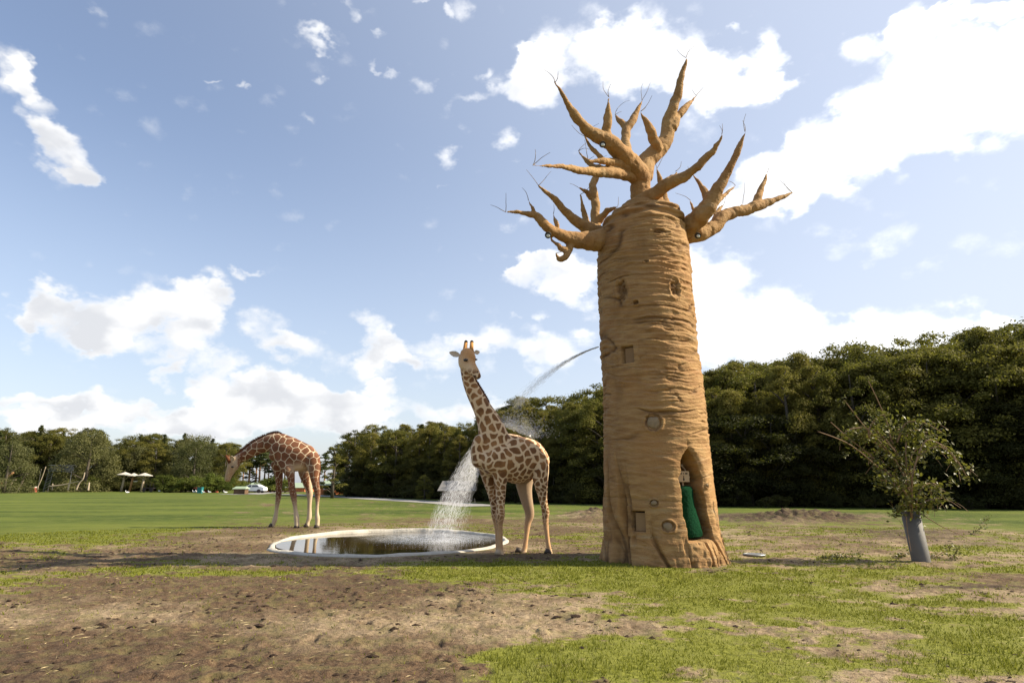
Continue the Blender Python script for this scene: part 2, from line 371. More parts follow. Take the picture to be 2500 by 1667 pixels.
def ground_mat():
    m = bpy.data.materials.new('turf_and_soil'); m.use_nodes = True; T = NT(m.node_tree); T.n.clear()
    o = T.node('ShaderNodeOutputMaterial'); b = T.node('ShaderNodeBsdfPrincipled'); T.l.new(b.outputs[0], o.inputs[0])
    pos = T.node('ShaderNodeNewGeometry').outputs['Position']
    g = T.attr('grass'); s = T.attr('sand'); d = T.attr('dark')
    n1 = T.noise(pos, 1.3, 6, .6); n2 = T.noise(pos, 14, 6, .65); n3 = T.noise(pos, 60, 4, .6); n0 = T.noise(T.v('MULTIPLY', pos, (.35, 1, 1)), .22, 4, .55)
    soil = T.mix(T.rng(n2, .3, .7), (.056, .034, .021), (.150, .096, .056))
    sandc = T.mix(T.rng(n2, .3, .7), (.19, .138, .082), (.40, .305, .195))
    sl_ = T.mix(T.m('MULTIPLY', s, T.rng(n1, .25, .6)), soil, sandc)
    sl_ = T.mix(T.m('MULTIPLY', T.rng(T.noise(pos, 22, 5, .7), .56, .64), .75), sl_, (.040, .026, .018))
    sl_ = T.mix(T.m('MULTIPLY', T.rng(T.noise(T.v('MULTIPLY', pos, (1, 2, 1)), 38, 3, .6), .60, .68), .5), sl_, (.33, .28, .18))
    sl_ = T.mix(T.m('MULTIPLY', d, .85), sl_, (.050, .034, .024))
    sl_ = T.mix(T.m('MULTIPLY', T.rng(T.noise(pos, 3.2, 5, .65), .46, .62), T.m('MULTIPLY_ADD', g, .7, .34)), sl_, (.165, .155, .058))
    gc = T.mix(T.rng(n2, .3, .7), (.088, .100, .012), (.225, .228, .040))
    gc = T.mix(T.rng(n1, .35, .7), gc, (.175, .18, .038))
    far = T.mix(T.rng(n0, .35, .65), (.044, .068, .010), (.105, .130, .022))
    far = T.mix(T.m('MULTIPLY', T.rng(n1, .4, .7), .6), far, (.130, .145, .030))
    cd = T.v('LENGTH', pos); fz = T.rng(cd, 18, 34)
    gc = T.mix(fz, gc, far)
    gm = T.m('ADD', g, T.m('MULTIPLY', T.m('SUBTRACT', n2, .5), 1.1)); gm = T.rng(gm, .30, .85)
    col = T.mix(gm, sl_, gc)
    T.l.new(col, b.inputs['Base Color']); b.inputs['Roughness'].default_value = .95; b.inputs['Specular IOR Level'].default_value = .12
    hgt = T.m('ADD', T.m('MULTIPLY', n2, .6), T.m('MULTIPLY', n3, .4))
    bp = T.node('ShaderNodeBump'); bp.inputs['Strength'].default_value = .9; bp.inputs['Distance'].default_value = .045
    T.l.new(hgt, bp.inputs['Height']); T.l.new(bp.outputs[0], b.inputs['Normal'])
    return m
M_GROUND = ground_mat()
def build_ground():
    # rings round the viewer's side of the field, finest near by
    r = np.concatenate([np.geomspace(3.2, 34, 430), np.geomspace(34, 400, 90)[1:], np.geomspace(400, 4000, 12)[1:]])
    th = np.concatenate([np.linspace(-math.pi, -.90, 60)[:-1], np.linspace(-.90, .90, 640), np.linspace(.90, math.pi, 60)[1:]])
    R, TH = np.meshgrid(r, th, indexing='ij'); X = R*np.sin(TH); Y = R*np.cos(TH)
    g, s, d, h = ground_fields(X.ravel(), Y.ravel())
    V = np.stack([X.ravel(), Y.ravel(), h], 1); n, m = R.shape
    i, j = np.meshgrid(np.arange(n-1), np.arange(m-1), indexing='ij'); a = (i*m+j).ravel()
    F = np.stack([a, a+m, a+m+1, a+1], 1)
    # the disc under the viewer
    V = np.vstack([V, [[0, 0, 0]]])
    me = mesh_from('ground', V, F[:, ::-1].copy(), True, [M_GROUND])
    g = np.append(g, .3); s = np.append(s, .3); d = np.append(d, 0)
    fattr(me, 'grass', g); fattr(me, 'sand', s); fattr(me, 'dark', d)
    o = link('ground', me); tag(o, 'grassy field with patches of bare trampled soil', None, kind='structure')
    k = 40; VV = [(0, 0, -.01)] + [(3.6*math.sin(2*math.pi*q/k), 3.6*math.cos(2*math.pi*q/k), -.03) for q in range(k)]
    me2 = mesh_from('ground', np.array(VV), [(0, 1+(q+1) % k, 1+q) for q in range(k)], True, [M_GROUND])
    fattr(me2, 'grass', [.3]*(k+1)); fattr(me2, 'sand', [.3]*(k+1)); fattr(me2, 'dark', [0]*(k+1))
    tag(link('ground', me2), 'bare soil under the viewer', None, kind='structure')
build_ground()
def gz(x, y): return float(ground_fields(np.array([x]), np.array([y]))[3][0])

def grass_mat():
    m = bpy.data.materials.new('grass_blade'); m.use_nodes = True; T = NT(m.node_tree); T.n.clear()
    o = T.node('ShaderNodeOutputMaterial'); t = T.attr('tint'); 
    pos = T.node('ShaderNodeNewGeometry').outputs['Position']
    c = T.mix(t, (.088, .106, .010), (.245, .255, .040)); c = T.mix(T.m('MULTIPLY', T.rng(T.noise(pos, 1.1, 3), .45, .7), .5), c, (.27, .255, .065))
    df = T.node('ShaderNodeBsdfDiffuse'); tr = T.node('ShaderNodeBsdfTranslucent'); T.l.new(c, df.inputs[0]); T.l.new(c, tr.inputs[0])
    mx = T.node('ShaderNodeMixShader'); mx.inputs[0].default_value = .4; T.l.new(df.outputs[0], mx.inputs[1]); T.l.new(tr.outputs[0], mx.inputs[2])
    T.l.new(mx.outputs[0], o.inputs[0]); return m
M_BLADE = grass_mat()
def build_grass():
    N = 900000
    # even over the ground, thinning with distance
    r = np.sqrt(RNG.random(N)*(27.0**2-4.6**2)+4.6**2); keep = RNG.random(N) < np.clip((9.5/r)**2.0, 0, 1)
    r = r[keep]; th = (RNG.random(len(r))*2-1)*.80
    x = r*np.sin(th); y = r*np.cos(th)
    g, s, d, h = ground_fields(x, y)
    clump = fbm(x*3.1, y*3.1, 12.0, 3)
    prob = sstep(g + .55*clump, .20, 1.15)*.85 + .02
    dp = np.hypot((x-POOL_C[0])/POOL_RX, (y-POOL_C[1])/POOL_RY); dt = np.hypot(x-3.35, y-14.3)
    k = (RNG.random(len(r)) < prob) & (dp > 1.09) & (dt > 1.28)
    x, y, h, g, clump, r = [q[k] for q in (x, y, h, g, clump, r)]
    n = len(x); print('blades', n)
    px, py = project(x, y, 0.0)
    lush = np.clip(layout(px, py, [(1290,1630,200,55,1.0),(2390,1620,180,60,.7),(1500,1650,300,30,.3)]), 0, 1)
    L = (.014+.024*RNG.random(n))*(1+.5*clump)*(1+1.3*lush)*np.clip(r/9, 1, 1.35); W = (.0035+.003*RNG.random(n))*np.clip(r/7, 1, 3.2)
    a = RNG.random(n)*2*math.pi; lean = .3+.9*RNG.random(n); la = RNG.random(n)*2*math.pi
    bx = np.cos(a)*W; by = np.sin(a)*W; tx = np.cos(la)*L*lean*.7; ty = np.sin(la)*L*lean*.7
    z0 = h-.004; V = np.empty((n, 3, 3))
    V[:, 0] = np.stack([x-bx, y-by, z0], 1); V[:, 1] = np.stack([x+bx, y+by, z0], 1); V[:, 2] = np.stack([x+tx, y+ty, z0+L], 1)
    me = mesh_from('grass', V.reshape(-1, 3), np.arange(n*3).reshape(-1, 3), False, [M_BLADE])
    t = np.clip(RNG.random(n)*.8+.2*clump, 0, 1); fattr(me, 'tint', np.repeat(t, 3))
    tag(link('grass', me), 'short yellow-green grass growing in patches over the soil', 'grass', kind='stuff')
build_grass()
M_CLOD = mat('clod_earth', (.042, .028, .020), .95, .1, .5, 12, .6, 40)
def build_clods():
    N = 17000; r = np.sqrt(RNG.random(N)*(24**2-5**2)+5**2); th = (RNG.random(N)*2-1)*.78
    x = r*np.sin(th); y = r*np.cos(th); g, s, d, h = ground_fields(x, y)
    cl = fbm(x*1.3, y*1.3, 20., 3)
    k = (RNG.random(N) < np.clip((1-g)*.9, 0, 1)*sstep(cl, -.15, .5)*np.clip(12/r, .3, 1)) & (np.hypot((x-POOL_C[0])/POOL_RX, (y-POOL_C[1])/POOL_RY) > 1.15) & (np.hypot(x-3.35, y-14.3) > 1.7)
    x, y, h = x[k], y[k], h[k]; mb = MB()
    for i in range(len(x)):
        s_ = .007+.022*random.random()**2.2
        base = [(0, 0, 1)]+[(math.cos(a), math.sin(a), .25) for a in np.arange(5)*1.2566]+[(math.cos(a)*.9, math.sin(a)*.9, -.6) for a in np.arange(5)*1.2566+.6]
        sx, sy, sz = s_*(1+random.random()*1.6), s_*(.7+random.random()), s_*(.5+.6*random.random())
        V = [(x[i]+v[0]*sx*(.7+.6*random.random()), y[i]+v[1]*sy*(.7+.6*random.random()), h[i]+v[2]*sz*(.8+.4*random.random())) for v in base]
        F = [(0, 1+q, 1+(q+1) % 5) for q in range(5)]+[(1+q, 6+q, 1+(q+1) % 5) for q in range(5)]+[(6+q, 6+(q+1) % 5, 1+(q+1) % 5) for q in range(5)]
        mb.add(V, F)
    print('clods', len(x))
    tag(mb.build('soil_clods', M_CLOD), 'dark clods of earth kicked up over the trampled soil', 'soil', kind='stuff')
build_clods()

def build_straw():
    N = 14000; r = np.sqrt(RNG.random(N)*(20**2-5**2)+5**2)*.999; th = (RNG.random(N)*2-1)*.78; x = r*np.sin(th); y = r*np.cos(th); g, s, d, h = ground_fields(x, y)
    k = (RNG.random(N) < (.25+.75*sstep(fbm(x*1.1, y*1.1, 31., 3), -.2, .4))*np.clip(10/r, .2, 1)) & (np.hypot((x-POOL_C[0])/POOL_RX, (y-POOL_C[1])/POOL_RY) > 1.1) & (np.hypot(x-3.35, y-14.3) > 1.6)
    x, y, h = x[k], y[k], h[k]; n = len(x); a = RNG.random(n)*6.283; L = .02+.05*RNG.random(n); W = .0022
    dx, dy = np.cos(a)*L, np.sin(a)*L; V = np.stack([np.stack([x-dx, y-dy, h+.004], 1), np.stack([x+np.sin(a)*W, y-np.cos(a)*W, h+.012], 1), np.stack([x+dx, y+dy, h+.006+.02*RNG.random(n)], 1)], 1).reshape(-1, 3)
    tag(link('dry_straw', mesh_from('dry_straw', V, np.arange(3*n).reshape(-1, 3), False, [mat('straw', (.40, .32, .18), .8, .2, .3, 8)])), 'bits of dry straw lying over soil and grass', 'straw', kind='stuff')
build_straw()

# ------------------------------------------------------------------ paved path far off
M_PATH = mat('pale_asphalt', (.26, .25, .235), .9, .2, .15, 3)
def build_path(pts, halfw, label):
    A = np.array([G(px, py)[:2] for px, py in pts]); A = spline(A, 6)
    V = []
    for i in range(len(A)):
        t = A[min(i+1, len(A)-1)]-A[max(i-1, 0)]; t = t/np.linalg.norm(t); nrm = np.array([-t[1], t[0]])
        for q in (-1, 1): p = A[i]+nrm*halfw*q; V.append((p[0], p[1], .03))
    F = [(2*i, 2*i+1, 2*i+3, 2*i+2) for i in range(len(A)-1)]
    me = mesh_from('path', np.array(V), F, False, [M_PATH]); tag(link('path', me), label, None, kind='structure')
build_path([(690,1206),(760,1209),(840,1213),(920,1218),(1000,1222.5),(1090,1228),(1180,1236)], 1.6, 'pale paved path running along the edge of the wood')
build_path([(560,1205.5),(605,1206.5),(640,1203.5),(680,1200.8),(740,1200)], 1.9, 'pale road curving away behind the white car')

# ------------------------------------------------------------------ pool
M_RIM = mat('pale_concrete', (.44, .41, .35), .9, .2, .35, 2.5, .8, 14, bdist=.04)
def build_pool():
    c = (POOL_C[0], POOL_C[1], 0)
    root = empty('watering_pool', c, 'round shallow drinking pool with pale concrete rim beside the giraffe', 'pool')
    n = 220; prof = [(1.030, -.06), (1.030, .01), (1.022, .045), (1.008, .062), (.990, .060), (.978, .035), (.970, .0), (.955, -.12)]
    V = []
    for i in range(n):
        a = 2*math.pi*i/n
        wob = 1+.012*math.sin(3*a+1)+.010*math.sin(7*a)+.006*math.sin(13*a+2)
        tall = .75+1.5*max(0, math.sin(a))**.7+.55*fbm(math.cos(a)*3, math.sin(a)*3, 3.3, 3)
        for k, (q, z) in enumerate(prof):
            w2 = q+.018*float(fbm(math.cos(a)*11, math.sin(a)*11, k*.7, 3)) if k > 0 else q
            V.append((POOL_C[0]+POOL_RX*w2*wob*math.cos(a), POOL_C[1]+POOL_RY*w2*wob*math.sin(a), z*tall if z > 0 else z))
    m = len(prof)
    F = [(i*m+k, i*m+k+1, ((i+1) % n)*m+k+1, ((i+1) % n)*m+k) for i in range(n) for k in range(m-1)]
    link('rim', mesh_from('rim', np.array(V), [f[::-1] for f in F], True, [M_RIM]), root)
    # water
    mw = bpy.data.materials.new('pool_water'); mw.use_nodes = True; T = NT(mw.node_tree); T.n.clear()
    o = T.node('ShaderNodeOutputMaterial'); b = T.node('ShaderNodeBsdfPrincipled')
    pos = T.node('ShaderNodeNewGeometry').outputs['Position']
    land = G(1075, 1314); dist = T.v('LENGTH', T.v('MULTIPLY', T.v('SUBTRACT', pos, (land[0], land[1], .05)), (1.0, 1.0, 0)))
    near = T.rng(dist, .5, 2.9, 1.0, 0.0)
    foam = T.m('MULTIPLY', near, T.rng(T.noise(pos, 9, 5, .7), .36, .66)); foam = T.m('MULTIPLY', foam, .85)
    T.l.new(T.mix(foam, (.035, .022, .010), (.62, .64, .66)), b.inputs['Base Color'])
    T.l.new(T.m('MULTIPLY_ADD', near, .10, .012), b.inputs['Roughness']); b.inputs['IOR'].default_value = 1.33; b.inputs['Specular IOR Level'].default_value = .5
    wv = T.m('SINE', T.m('MULTIPLY', dist, 22.0))
    hh = T.m('ADD', T.m('MULTIPLY', T.noise(T.v('MULTIPLY', pos, (1, 2.2, 1)), 3.0, 4), T.m('MULTIPLY_ADD', near, .9, .06)), T.m('MULTIPLY', wv, T.m('MULTIPLY', near, .10)))
    bp = T.node('ShaderNodeBump'); bp.inputs['Strength'].default_value = .35; bp.inputs['Distance'].default_value = .05
    T.l.new(hh, bp.inputs['Height']); T.l.new(bp.outputs[0], b.inputs['Normal']); T.l.new(b.outputs[0], o.inputs[0])
    V = [(POOL_C[0], POOL_C[1], .035)]+[(POOL_C[0]+POOL_RX*.966*math.cos(2*math.pi*i/120), POOL_C[1]+POOL_RY*.966*math.sin(2*math.pi*i/120), .035) for i in range(120)]
    w = link('water', mesh_from('water', np.array(V), [(0, 1+i, 1+(i+1) % 120) for i in range(120)], True, [mw])); tag(w, 'still brown pool water with white foam where the jet lands', None, kind='structure')
build_pool()

# ------------------------------------------------------------------ baobab tower
TY = 14.2
# silhouette rows in photo pixels: y, left, right
SIL = [(520,1512,1655),(528,1494,1661),(540,1480,1663),(560,1468,1667),(580,1463,1672),(610,1461,1678),(640,1459,1680),(744,1462,1690),(850,1465,1700),(957,1472,1714),(1063,1474,1724),(1169,1477,1738),(1240,1479,1748),(1300,1480,1757),(1340,1478,1763),(1385,1471,1773)]
_z = []; _c = []; _r = []
for y_, l_, r_ in SIL:
    a_ = P(l_, y_, TY); b_ = P(r_, y_, TY); _z.append(a_[2]); _c.append((a_[0]+b_[0])/2); _r.append((b_[0]-a_[0])/2*.985)
_z = np.array(_z)[::-1]; _c = np.array(_c)[::-1]; _r = np.array(_r)[::-1]
_z[0] = min(_z[0], -.02)
ZTOP = _z[-1]
def tr_c(z): return np.interp(z, _z, _c)
def tr_r(z): return np.interp(z, _z, _r)
def surf(th, z, r): return np.stack([tr_c(z)+r*np.sin(th), TY-r*np.cos(th), z], -1)
def on_trunk(px, py):
    d = ray(px, py); z = 3.0
    for _ in range(12):
        c, r = float(tr_c(z)), float(tr_r(z)); ox, oy = -c, -TY
        A = d[0]**2+d[1]**2; B = ox*d[0]+oy*d[1]; C_ = ox*ox+oy*oy-r*r; disc = max(B*B-A*C_, 0)
        t = (-B-math.sqrt(disc))/A; z = min(max(CAMH+d[2]*t, 0), ZTOP)
    return math.atan2(d[0]*t-c, TY-d[1]*t), z
ALC_TH = math.radians(23.5)
def bark_mat(name, b0=(.250, .136, .054), b1=(.385, .238, .102), streak=True):
    m = bpy.data.materials.new(name); m.use_nodes = True; T = NT(m.node_tree); T.n.clear()
    o = T.node('ShaderNodeOutputMaterial'); b = T.node('ShaderNodeBsdfPrincipled'); T.l.new(b.outputs[0], o.inputs[0])
    pos = T.node('ShaderNodeNewGeometry').outputs['Position']
    n1 = T.noise(pos, .9, 5, .6); ns = T.noise(T.v('MULTIPLY', pos, (1, 1, 5) if streak else (1, 1, 1)), 2.2, 6, .62); n3 = T.noise(pos, 28, 5, .65)
    c = T.mix(T.rng(ns, .3, .7), b0, b1)
    c = T.mix(T.m('MULTIPLY', T.rng(n1, .42, .72), .65), c, (.34, .175, .066))
    c = T.mix(T.m('MULTIPLY', T.rng(n3, .52, .75), .35), c, (.30, .19, .09))
    c = T.mix(T.m('MULTIPLY', T.rng(T.noise(T.v('MULTIPLY', pos, (1, 1, 6)), 1.6, 4), .55, .75), .45), c, (.31, .245, .145))
    c = T.mix(T.m('MULTIPLY', T.rng(T.noise(T.v('MULTIPLY', pos, (1, 1, .3)), 1.9, 5, .6), .52, .72), .45), c, (.20, .115, .050))
    if streak: c = T.mix(T.m('MULTIPLY', T.attr('crack'), .8), c, (.085, .045, .022))
    T.l.new(c, b.inputs['Base Color']); b.inputs['Roughness'].default_value = .82; b.inputs['Specular IOR Level'].default_value = .2
    bp = T.node('ShaderNodeBump'); bp.inputs['Strength'].default_value = 1.0; bp.inputs['Distance'].default_value = .02
    T.l.new(T.m('ADD', T.m('MULTIPLY', n3, .5), T.m('MULTIPLY', T.noise(T.v('MULTIPLY', pos, (1, 1, 4)), 12, 5, .6), .8)), bp.inputs['Height']); T.l.new(bp.outputs[0], b.inputs['Normal'])
    return m
M_BARK = bark_mat('ochre_bark'); M_BRANCH = bark_mat('ochre_branch', (.265, .148, .058), (.385, .240, .102), False)
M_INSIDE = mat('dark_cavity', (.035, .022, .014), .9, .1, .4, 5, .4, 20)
M_KNOT = mat('cut_wood', (.27, .20, .125), .9, .15, .4, 14, .9, 50); M_PANEL = mat('hatch_board', (.25, .155, .078), .8, .2, .2, 5)
HATCH = [on_trunk(1532, 865)+(.150, .185), on_trunk(1558, 1272)+(.150, .20)]
KNOTS = [(1595,1031,.17,.16,-.35),(1597,1228,.085,.065,.1),(1631,1284,.12,.10,0),(1726,1185,.045,.045,0)]
SCARS = [(1518,711,.15,.27),(1647,704,.13,.20),(1611,566,.22,.06),(1577,638,.06,.03),(1552,738,.06,.05)]
def build_baobab():
    root = empty('baobab_tower', (float(tr_c(0)), TY, 0), 'giant artificial baobab with ribbed ochre trunk, spiky bare branches and arched doorway', 'artificial tree')
    nt, nz = 720, 560
    th = np.linspace(-math.pi, math.pi, nt, endpoint=False); zz = np.linspace(-.02, ZTOP, nz)
    Z, TH = np.meshgrid(zz, th, indexing='ij'); R = tr_r(Z)
    X3, Y3 = np.sin(TH)*1.25, -np.cos(TH)*1.25
    # overlapping horizontal rolls of bark
    wob = .13*fbm(X3*.7, Y3*.7, Z*.4, 3)+.02*fbm(X3*3, Y3*3, Z*2, 2)
    zw = Z+wob
    up = sstep(Z, 1.6, 3.4)
    roll = 0
    for f_, a_, sd in ((3.7, .034, 0.), (7.3, .026, 3.3), (13.1, .014, 7.7)):
        ph = zw*f_+sd+.9*fbm(X3*.7+sd, Y3*.7, Z*.8, 2); fr = ph-np.floor(ph)
        amp = np.clip(.5+1.3*fbm(X3*1.3, Y3*1.3, Z*1.5+sd*3, 3), 0, 1.4)
        roll = roll+a_*amp*(fr**1.6-1*sstep(fr, .90, 1.0))
    crack = 1-np.abs(fbm(X3*1.1+4, Y3*1.1, zw*6.0, 3))*5; crack = np.clip(crack, 0, 1)**2*np.clip(.2+1.6*fbm(X3*1.5, Y3*1.5, Z*3.1+9, 2), 0, 1)
    cl = 1-np.abs(vnoise(X3*.55+4, Y3*.55, zw*4.2+2))*11; cl = np.clip(cl, 0, 1)*sstep(fbm(X3*.8+20, Y3*.8, Z*2.3, 3), -.12, .22)
    D = up*(roll*1.15-.035*crack-.040*cl)+(1-up)*(roll*.30-.012*crack-.015*cl)
    CR = np.clip(.9*cl+.55*crack**1.5, 0, 1)*(.35+.65*up)
    D = D+.035*fbm(X3*1.2, Y3*1.2, Z*1.0+4, 3)+.006*fbm(X3*9, Y3*9, Z*14, 3)
    # root flutes on the left and round the base
    left = sstep(-TH, math.radians(28), math.radians(50))
    flu = np.abs(fbm(TH*3.2+.35*Z, Z*.38, 2.0, 3)); low = 1-sstep(Z, .9, 2.5)
    D = D+low*left*(.20*sstep(flu, 0, .22)-.13); CR = np.clip(CR+low*left*(1-sstep(flu, .01, .07))*.8, 0, 1)
    fl2 = np.abs(fbm(TH*2.8+.8*np.sin(Z*1.6), Z*.5, 7.7, 2)); low2 = 1-sstep(Z, .15, 1.1)
    D = D+low2*(.13*sstep(fl2, 0, .25)-.08)*(1-.5*left); CR = np.clip(CR+low2*(1-sstep(fl2, .01, .06))*.6+.5*(1-sstep(Z+.12*fbm(TH*6, 1, 1, 3), .0, .16)), 0, 1)
    flare = (1-sstep(Z, 0, .45)); D = D+.02*flare*(1+fbm(TH*4, 3.3, 1.0, 2))
    sill = np.exp(-((TH-math.radians(24))/math.radians(17))**2)*(1-sstep(Z, .30, .62)); fl3 = np.abs(fbm(TH*9, Z*1.4, 12., 3)); D = D+sill*(.13*sstep(fl3, 0, .3)-.04+.03*fbm(TH*20, Z*10, 3, 2))
    # folds around the crown of the trunk
    topf = sstep(Z, ZTOP-.75, ZTOP-.15); D = D+topf*.05*np.sin(Z*26+2*fbm(X3*2, Y3*2, 1, 2))
    D = D*(1-.6*sstep(Z, ZTOP-.1, ZTOP))
    R = R+D
    HM = np.zeros(Z.shape, bool)
    for px, py, w, h_ in SCARS:
        t0, z0 = on_trunk(px, py); u = (TH-t0)*1.15/w; v = (Z-z0)/h_; q = np.sqrt(u*u+v*v)
        CR = np.clip(CR+.7*(1-sstep(q+.5*fbm(TH*14, Z*14, 3, 3), .5, 1.1)), 0, 1); R = R-.05*(1-sstep(q+.35*fbm(TH*14, Z*14, 3, 3), .6, 1.05))*(1+.8*fbm(TH*25, Z*25, 1, 2))+.02*np.exp(-((q-1.25)/.2)**2)
    for px, py, w, h_, _ in KNOTS:
        t0, z0 = on_trunk(px, py); u = (TH-t0)*1.2/w; v = (Z-z0)/h_; q = np.sqrt(u*u+v*v)
        R = R+.026*np.exp(-((q-1.2)/.22)**2)-.03*np.exp(-(q/1.0)**4); CR = np.clip(CR+.9*np.exp(-((q+.2*fbm(TH*20, Z*20, 2, 2)-1.0)/.13)**2), 0, 1)
    for t0, z0, w, h_ in HATCH:
        inside = (np.abs((TH-t0)*1.15) < w) & (np.abs(Z-z0) < h_); near = (np.abs((TH-t0)*1.15) < w*1.7) & (np.abs(Z-z0) < h_*1.5)
        sm = np.interp(Z, [z0-h_*1.5, z0+h_*1.5], [tr_r(z0-h_*1.5), tr_r(z0+h_*1.5)]); R = np.where(near, R*.35+.65*(sm+.015), R); R = np.where(inside, R-.16, R); HM = HM | inside
    V = surf(TH, Z, R)
    # arched recess, pushed straight into the trunk
    t0 = ALC_TH; zb, zt = .46, 2.32
    hw = np.interp(Z, [zb, 1.0, 1.7, zt-.25, zt], [.35, .34, .31, .20, .02]); ctr = t0+np.interp(Z, [zb, zt], [.05, -.05])
    edge = .045*fbm(Z*6, TH*6, 5, 3)
    u = np.abs(TH-ctr)*1.22+edge
    mdepth = sstep(hw-u, 0, .045)*sstep(Z-zb-edge, 0, .10)*(1-sstep(Z, zt-.04, zt+.02))
    soft = sstep(hw+.16-u, 0, .22)*(1-sstep(Z, zt, zt+.18))*sstep(Z, zb-.3, zb+.1)*(np.sign(TH-ctr)*.35+.65)
    dep = .72*mdepth+.06*soft
    V[..., 0] -= math.sin(t0)*dep; V[..., 1] += math.cos(t0)*dep
    i, j = np.meshgrid(np.arange(nz-1), np.arange(nt), indexing='ij'); a = (i*nt+j).ravel(); b = (i*nt+(j+1) % nt).ravel()
    F = np.stack([a, b, b+nt, a+nt], 1)
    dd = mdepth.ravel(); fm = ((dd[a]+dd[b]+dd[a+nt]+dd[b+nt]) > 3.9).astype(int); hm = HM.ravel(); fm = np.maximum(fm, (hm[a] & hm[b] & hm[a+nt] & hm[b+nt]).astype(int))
    me = mesh_from('trunk', V.reshape(-1, 3), F, True, [M_BARK, M_INSIDE], fm)
    fattr(me, 'crack', CR); link('trunk', me, root)
    mb = MB()      # rough crown where the limbs leave the trunk
    q = [surf(0.0, ZTOP-.45, 0.0), surf(0.0, ZTOP+.05, 0.0), surf(0.0, ZTOP+.26, 0.0)]
    mb.tube(q, [tr_r(ZTOP-.45)*.90, tr_r(ZTOP)*.86, .34], 28)
    s_ = P(1567, 500, TY-.05); mb.tube([q[1], (q[1]+s_)/2+np.array([.02, 0, .1]), s_], [.50, .36, .30], 24)
    cm = remeshed(mb, .035, 10); cv = coords(cm); nn = normals(cm)
    cv += nn*(.03*np.sin(cv[:, 2]*30+3*fbm(cv[:, 0]*2, cv[:, 1]*2, 0, 2))+.03*fbm(cv[:, 0]*6, cv[:, 1]*6, cv[:, 2]*6, 3))[:, None]
    cm.vertices.foreach_set('co', cv.astype(np.float32).ravel()); cm.materials.append(M_BARK); link('trunk_crown', cm, root)
    # limbs: (photo px, py, depth from the trunk axis, radius px)
    A = lambda L: [(1200+x/3.016, 100+y/3.016, d, r) for x, y, d, r in L]
    B = lambda L: [(1550+x/4.611, 280+y/4.611, d, r) for x, y, d, r in L]
    DS = 2.0
